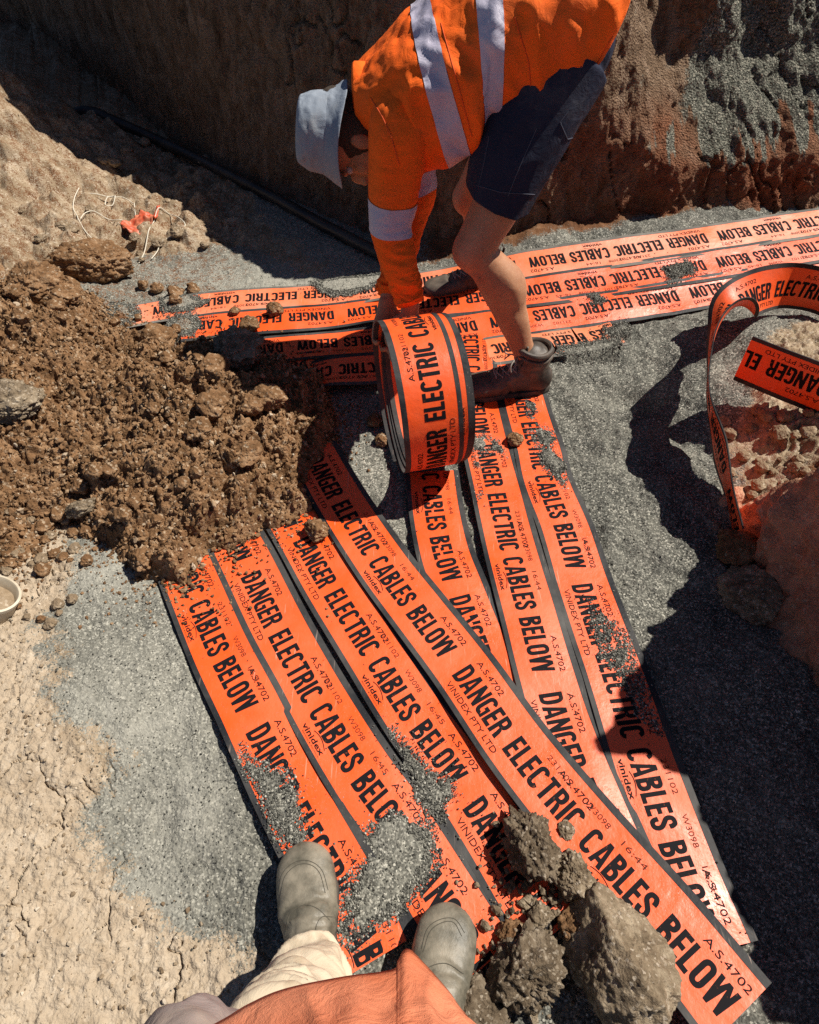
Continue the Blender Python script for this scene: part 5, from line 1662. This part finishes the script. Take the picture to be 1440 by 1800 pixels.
    # shirt: torso sheet with squared-off hem
    S = [  # x, top z, bottom z, half width, centre y
        (.535, 1.060, 1.03, .120, 1.95), (.522, 1.10, 1.00, .165, 1.95), (.49, 1.125, .935, .20, 1.95), (.435, 1.135, .87, .212, 1.95), (.375, 1.14, .83, .220, 1.95), (.31, 1.13, .80, .226, 1.95), (.245, 1.115, .79, .232, 1.95),
        (.212, 1.105, .775, .232, 1.95), (.195, 1.095, .715, .232, 1.945), (.165, 1.08, .690, .230, 1.945), (.12, 1.06, .675, .228, 1.94), (.07, 1.03, .680, .225, 1.94), (.02, .995, .70, .222, 1.935), (-.03, .955, .735, .205, 1.935), (-.075, .918, .765, .160, 1.93), (-.105, .900, .785, .115, 1.93), (-.122, .89, .795, .095, 1.93)]
    R = interp_rows(S, 170)
    n = 150
    t = np.linspace(0, 2 * math.pi, n, endpoint=False)
    V = []
    for x, zt, zb, hw, cy in R:
        zc = (zt + zb) / 2 + .02; 
        c_, s_ = np.cos(t), np.sin(t)
        ez = np.where(s_ > 0, 2.1, 3.4)
        yy = cy + hw * np.sign(c_) * np.abs(c_) ** (2 / ez)
        zz = zc + np.where(s_ > 0, zt - zc, zc - zb) * np.sign(s_) * np.abs(s_) ** (2 / ez)
        V.append(np.stack([np.full(n, x), yy, zz], 1))
    V = np.concatenate(V)
    rad = V - np.stack([V[:, 0], np.full(len(V), 1.94), np.repeat((R[:, 1] + R[:, 2]) / 2, n)], 1)
    no = rad / (np.linalg.norm(rad, axis=1)[:, None] + 1e-6)
    V = folds(V, no, .0105, (.35, .1, -1), 7.5, 33, .3)
    V = folds(V, no, .0045, (.8, .1, -.5), 19, 35, .3)
    V = V + no * (.006 * (1 - 2.2 * np.abs(fbm3(V * np.array([9, 9, 9]) + A(3, 0, 0) * 0 , 37, 3))) * sstep(.15, .4, V[:, 0]))[:, None]
    tube_t = (V, [list(f) for f in grid_faces(len(R), n, True)] + [list(range(n))[::-1], [(len(R) - 1) * n + k for k in range(n)]])
    def sleeve(sh, e, w, end, r0=.078):
        lerp = lambda p, q, t: p + (q - p) * t
        ins = A(.03, (1.94 - sh[1]) * .35, .05)
        rows = [tuple(sh + ins) + (r0 * 1.05, r0 * 1.05), tuple(sh) + (r0, r0 * .98), tuple(lerp(sh, e, .35)) + (r0 * .92, r0 * .88), tuple(lerp(sh, e, .7)) + (.064, .062), tuple(e) + (.058, .056), tuple(lerp(e, w, .3)) + (.054, .050), tuple(lerp(e, w, .62)) + (.047, .044), tuple(lerp(e, w, .85)) + (.041, .039), tuple(lerp(e, w, end)) + (.039, .036)]
        return loft(rows, up=(1, 0, 0), m=150, nr=72, e=2.1)
    def fold_sl(P, seed):
        Vs, Fs = P
        k = 72; nn = (len(Vs) - 2) // k
        C = Vs[:nn * k].reshape(nn, k, 3).mean(1)
        full = np.concatenate([np.repeat(C, k, 0), C[:1], C[-1:]])
        q = Vs - full; q = q / (np.linalg.norm(q, axis=1)[:, None] + 1e-6)
        prog = np.concatenate([np.repeat(np.linspace(0, 1, nn), k), [0, 1]])
        W1 = folds(Vs, q, .0055, (.1, .2, 1), 9, seed, .25)
        ring = fbm3(Vs * np.array([14, 14, 42]), seed + 3, 3)
        W1 = W1 + q * (.010 * (1 - 2 * np.abs(ring) / .45) * (.12 + .75 * sstep(.5, .98, prog)))[:, None]
        return W1, Fs
    sn = fold_sl(sleeve(nsh, nel, nwr, .93), 41)
    sf = fold_sl(sleeve(fsh, fel, fwr, .9), 47)
    def strip_mesh(nm, parts, mat, par=root):
        Vv, Ff = merge(parts)
        q = mesh_np(nm, Vv, Ff, mat, sharp=55); keep_world(q, par)
        return q
    shirt = strip_mesh('shirt', [tube_t, sn, sf], M['hivis'])
    # collar
    co_c = [A(-.100, 1.93, .845) + .066 * A(0, math.cos(a), .82 * math.sin(a)) for a in np.linspace(0, 2 * math.pi, 40, endpoint=False)]
    d0 = A(-.8, 0, .1); d0 /= np.linalg.norm(d0)
    Vc = np.concatenate([np.array(co_c) + A(.02, 0, .0) * 1.0, np.array(co_c) * 1.0 + d0 * .020, A(-.100, 1.93, .845) + d0 * .026 + (np.array(co_c) - A(-.100, 1.93, .845)) * .92])
    o = mesh_np('collar', Vc, [list(f) for f in grid_faces(3, 40, True)], M['hivis']); keep_world(o, shirt)
    md = o.modifiers.new('thickness', 'SOLIDIFY'); md.thickness = .003
    # reflective bands: slices of the shirt surface lifted off it
    def band(src, p0, n0, p1, n1, keepf=None, lift=.0022, nm='reflective_band'):
        bm = bmesh.new()
        Vv, Ff = merge(src)
        vs = [bm.verts.new(v) for v in Vv]
        for f in Ff:
            if len(f) <= 4: bm.faces.new([vs[i] for i in f])
        bmesh.ops.recalc_face_normals(bm, faces=bm.faces[:])
        for p, nn in ((p0, n0), (p1, n1)):
            bmesh.ops.bisect_plane(bm, geom=bm.verts[:] + bm.edges[:] + bm.faces[:], plane_co=p, plane_no=nn, clear_outer=True)
        bm.normal_update()
        for v in bm.verts: v.co += v.normal * lift
        me = bpy.data.meshes.new(nm); bm.to_mesh(me); bm.free()
        me.polygons.foreach_set('use_smooth', np.ones(len(me.polygons), bool))
        me.materials.append(M['reflect'])
        q = bpy.data.objects.new(nm, me); COL.objects.link(q); keep_world(q, shirt)
        return q
    def pl(a, b, ya=1.72, yb=1.72):
        """plane through two photo points on the near flank, running straight across the torso"""
        p, q = YP(*a, ya), YP(*b, yb)
        d = q - p
        nn = np.cross(d, A(0.0, 1, 0)); nn /= np.linalg.norm(nn)
        return p, nn
    def torso_band(l0, l1, r0, r1):
        p0, n0 = pl(l0, l1); p1, n1 = pl(r0, r1)
        mid = (p0 + p1) / 2
        if (mid - p0) @ n0 > 0: n0 = -n0
        if (mid - p1) @ n1 > 0: n1 = -n1
        band([tube_t], p0, n0, p1, n1)
    torso_band((722, 60), (792, 318), (768, 60), (838, 312))
    torso_band((842, 20), (852, 215), (888, 20), (884, 205))
    dn = nel - nsh; dn /= np.linalg.norm(dn)
    m0, m1 = YP(700, 352, 1.72), YP(706, 402, 1.715)
    dd = A(-.12, 0, -1.0) ; dd /= np.linalg.norm(dd)
    band([sn], m0, -dd, m1, dd)
    band([sf], A(.03, 2.0, .62), A(0, 0, 1), A(.03, 2.0, .57), A(0, 0, -1))
    from mathutils.bvhtree import BVHTree
    def seam(ob, pix, r, mat, nm):
        me = ob.data
        bvh = BVHTree.FromPolygons([v.co[:] for v in me.vertices], [p.vertices[:] for p in me.polygons])
        q, pts = np.array(pix, float), []
        for k in np.linspace(0, len(q) - 1, 14 * (len(q) - 1)):
            j = min(int(k), len(q) - 2)
            a_ = q[j] + (q[j + 1] - q[j]) * (k - j)
            d = ray(*a_)
            h = bvh.ray_cast(Vector((0, 0, CAMH)), Vector(d).normalized(), 9)
            if h[0] is not None: pts.append(np.array(h[0]) - d / np.linalg.norm(d) * r * .5)
        if len(pts) > 3:
            o_ = tube(nm, pts, r, mat, 6, .004); keep_world(o_, ob)
    M['seam_orange'] = flat_mat('orange_stitch', (.62, .085, .012), .8)
    M['seam_navy'] = flat_mat('navy_stitch', (.055, .06, .085), .8)
    for pix in ([(652, 172), (672, 205), (688, 240), (702, 290)], [(1078, 62), (1042, 125), (992, 178), (930, 204), (860, 216)], [(775, 40), (800, 130), (830, 240)], [(905, 30), (930, 110), (936, 195)]):
        seam(shirt, pix, .0014, M['seam_orange'], 'seam')
    shorts = [c_ for c_ in root.children if c_.name.startswith('shorts')][0]
    for pix in ([(944, 225), (915, 290), (893, 345)], [(838, 326), (880, 338), (940, 342)], [(1000, 195), (985, 215), (998, 245), (1030, 235)], [(860, 240), (850, 290), (842, 325)]):
        seam(shorts, pix, .0013, M['seam_navy'], 'seam')
    # near boot points left, far boot behind it
    make_boot(root, 'boot', (.487, 1.672, .010), (-1, -.075, 0), .305, M['bootdark'], (.305 * .22, 0, .175), collar=True)
    make_boot(root, 'boot', (.385, 2.285, .010), (-1, -.12, 0), .305, M['bootdark'], (.305 * .24, 0, .175), collar=True)
    for a, k in ((na, nk), (fa, fk)):
        d = (k - a) / np.linalg.norm(k - a)
        V, F = loft([tuple(a + d * t) + (r, r) for t, r in ((0.0, .042), (.035, .0415), (.055, .040))], up=(1, 0, 0), m=14)
        V = V + .0015 * vn3(V * 160, 3)[:, None]
        o = mesh_np('sock', V, F, M['rubber']); keep_world(o, root)
build_worker()

def build_photographer():
    from mathutils.bvhtree import BVHTree
    A = lambda *v: np.array(v, float)
    root = empty('person', (-.05, -.1, 0.0))
    tag(root, 'person seen from above at the lower edge, faded orange shirt hem and dusty grey boots', 'person')
    tl, bl_ = G(535, 1491, .035), G(556, 1700, .035)
    dl = (tl - bl_); dl[2] = 0; dl /= np.linalg.norm(dl)
    tr_, br_ = G(792, 1597, .035), G(768, 1750, .035)
    dr = (tr_ - br_); dr[2] = 0; dr /= np.linalg.norm(dr)
    L = .31
    ol, orr = tl - dl * L, tr_ - dr * L
    ol[2] = orr[2] = .016
    make_boot(root, 'boot', tuple(ol), tuple(dl), L, M['bootgrey'], (L * .25, 0.0, .20), laced=False, width=.056, gore=True)
    make_boot(root, 'boot', tuple(orr), tuple(dr), L, M['bootgrey'], (L * .24, 0.0, .20), laced=False, width=.056, gore=True)
    bts = [c_ for c_ in root.children if c_.name.startswith('boot')]
    M['boot_stitch'] = flat_mat('boot_stitch', (.075, .068, .052), .8)
    def surf_line(ob, pix, r, nm):
        me = ob.data
        bvh = BVHTree.FromPolygons([v.co[:] for v in me.vertices], [p.vertices[:] for p in me.polygons])
        q, pts = np.array(pix, float), []
        q = interp_rows(q, 12 * len(q))
        for a_ in q:
            d = ray(*a_)
            h = bvh.ray_cast(Vector((0, 0, CAMH)), Vector(d).normalized(), 9)
            if h[0] is not None: pts.append(np.array(h[0]) - d / np.linalg.norm(d) * r * .3)
        if len(pts) > 4:
            o_ = tube(nm, pts, r, M['boot_stitch'], 6, .003); keep_world(o_, ob)
    for pix in ([(490, 1572), (497, 1535), (520, 1515), (545, 1514), (566, 1530), (577, 1565)], [(493, 1578), (501, 1541), (522, 1521), (545, 1520), (562, 1535), (572, 1570)], [(502, 1648), (508, 1610), (530, 1592), (556, 1596), (580, 1618)], [(556, 1648), (556, 1628), (566, 1612), (584, 1612)]):
        surf_line(bts[0], pix, .0007, 'stitch_line')
    for pix in ([(741, 1668), (752, 1632), (775, 1616), (800, 1616), (817, 1640)], [(744, 1674), (756, 1638), (777, 1622), (798, 1622), (812, 1646)], [(735, 1720), (755, 1700), (785, 1694), (815, 1712)]):
        surf_line(bts[1], pix, .0007, 'stitch_line')
    la = ol + dl * L * .25; la[2] = .15
    ra = orr + dr * L * .24; ra[2] = .15
    lk, tk, rk = A(-.172, -.080, .50), A(-.250, -.068, .55), A(.10, -.115, .49)
    lh, rh = A(-.12, -.27, .90), A(.09, -.28, .90)
    lerp = lambda p, q, t: p + (q - p) * t
    leg = lambda a, k, h, r: loft([tuple(lerp(a, k, .12)) + (r * .8, r * .8), tuple(lerp(a, k, .4)) + (r * .95, r * .95), tuple(lerp(a, k, .8)) + (r, r), tuple(k) + (r * 1.03, r * 1.06), tuple(lerp(k, h, .35)) + (r * 1.1, r * 1.1), tuple(lerp(k, h, .8)) + (r * 1.25, r * 1.25), tuple(h + A(0, 0, .06)) + (r * 1.25, r * 1.25)], up=(1, 0, 0), m=60, nr=40)
    pelv = loft([(-.01, -.28, .80, .13, .17), (-.01, -.28, .92, .135, .185), (-.01, -.27, 1.05, .12, .17)], up=(0, 1, 0), m=16, nr=32)
    fuse('trousers', [leg(A(-.20, -.085, .40), tk, lh, .076), leg(ra + A(0, -.02, .05), rk, rh, .074), pelv], .006, M['trouser'], root, 4, lambda c, n: folds(c, n, .006, (.3, .3, .5), 13, 61, .35))
    gd = lk - la
    gs = loft([tuple(la + A(.0, .012, -.035)) + (.062, .066), tuple(la + A(0, .006, .0)) + (.066, .066), tuple(lerp(la, lk, .18)) + (.070, .070), tuple(lerp(la, lk, .40)) + (.078, .078), tuple(lerp(la, lk, .62)) + (.082, .082), tuple(lerp(la, lk, .82)) + (.086, .086)], up=(0, 1, 0), m=60, nr=60)
    def gpost(c, n):
        ring = fbm3(c * A(9, 9, 26), 71, 2)
        return c + n * (.0085 * (1 - 2 * np.abs(ring) / .45) + .004 * fbm3(c * 45, 73, 3))[:, None]
    fuse('gaiter', [gs], .0045, M['cream'], root, 3, gpost)
    # loose shirt: hem in front of the belly, pointed where the front edge folds
    hz = .63
    front = [G(330, 1830, hz), G(395, 1795, hz), G(440, 1768, hz), G(500, 1743, hz), G(600, 1722, hz), G(690, 1709, hz - .004), G(703, 1690, hz - .02), G(716, 1672, hz - .035), G(742, 1695, hz - .03), G(786, 1745, hz - .02), G(835, 1808, hz)]
    hem = np.array(front + [A(.17, -.12, hz), A(.20, -.22, hz), A(.15, -.36, hz), (-.01, -.42, hz), (-.17, -.38, hz), (-.26, -.27, hz), (-.27, -.12, hz)])
    n = 240
    hem = interp_rows(np.concatenate([hem, hem[:1]]), n + 1)[:n]
    ctr = A(-.01, -.24, 0)
    ang = np.arctan2(hem[:, 1] - ctr[1], hem[:, 0] - ctr[0])
    rows, m = [], 80
    for k in range(m):
        t = k / (m - 1)
        z = hz + t * (1.36 - hz)
        a_, b_ = np.interp(t, [0, .25, .6, .9, 1], [.19, .19, .20, .19, .09]), np.interp(t, [0, .25, .6, .9, 1], [.18, .17, .155, .12, .07])
        cy = np.interp(t, [0, .3, 1], [-.24, -.24, -.22])
        el = np.stack([ctr[0] + a_ * np.cos(ang), cy + b_ * np.sin(ang), np.full(n, z)], 1)
        w = (1 - np.clip(t / .32, 0, 1)) ** 1.15
        row = el * (1 - w) + np.c_[hem[:, :2], hem[:, 2] + t * (1.36 - hz)] * w
        rows.append(row)
    V = np.concatenate(rows)
    no = V - np.c_[np.full(len(V), ctr[0]), np.full(len(V), ctr[1]), V[:, 2]]
    no /= np.linalg.norm(no, axis=1)[:, None] + 1e-6
    fade = sstep(0.0, .04, np.repeat(np.linspace(0, 1, m), n))
    V2 = folds(V, no, .009, (0.15, 0, 1), 10, 81, .35)
    V = V + (V2 - V) * fade[:, None]
    F = [list(f) for f in grid_faces(m, n, True)] + [[(m - 1) * n + k for k in range(n)]]
    o = mesh_np('shirt', V, F, M['oldshirt']); keep_world(o, root)
    md = o.modifiers.new('thickness', 'SOLIDIFY'); md.thickness = .0025
    # sewn hem along the lower edge
    hp_ = V[:n] + A(0, 0, .001)
    pth = np.concatenate([hp_, hp_[:1]])
    o2 = tube('hem_seam', pth[::2], .0022, M['oldshirt'], 6, .006); keep_world(o2, o)
    neck = loft([(-.01, -.22, 1.34, .06, .065), (-.01, -.21, 1.40, .056, .058), (-.01, -.20, 1.46, .056, .056)], up=(0, 1, 0), m=12)
    hd, _ = head_parts(A(-.01, -.17, 1.60), (0, -.1, 1), (0, 1, -.1))
    b = fuse('body', [neck] + hd, .006, M['skin'], root, 3)
build_photographer()
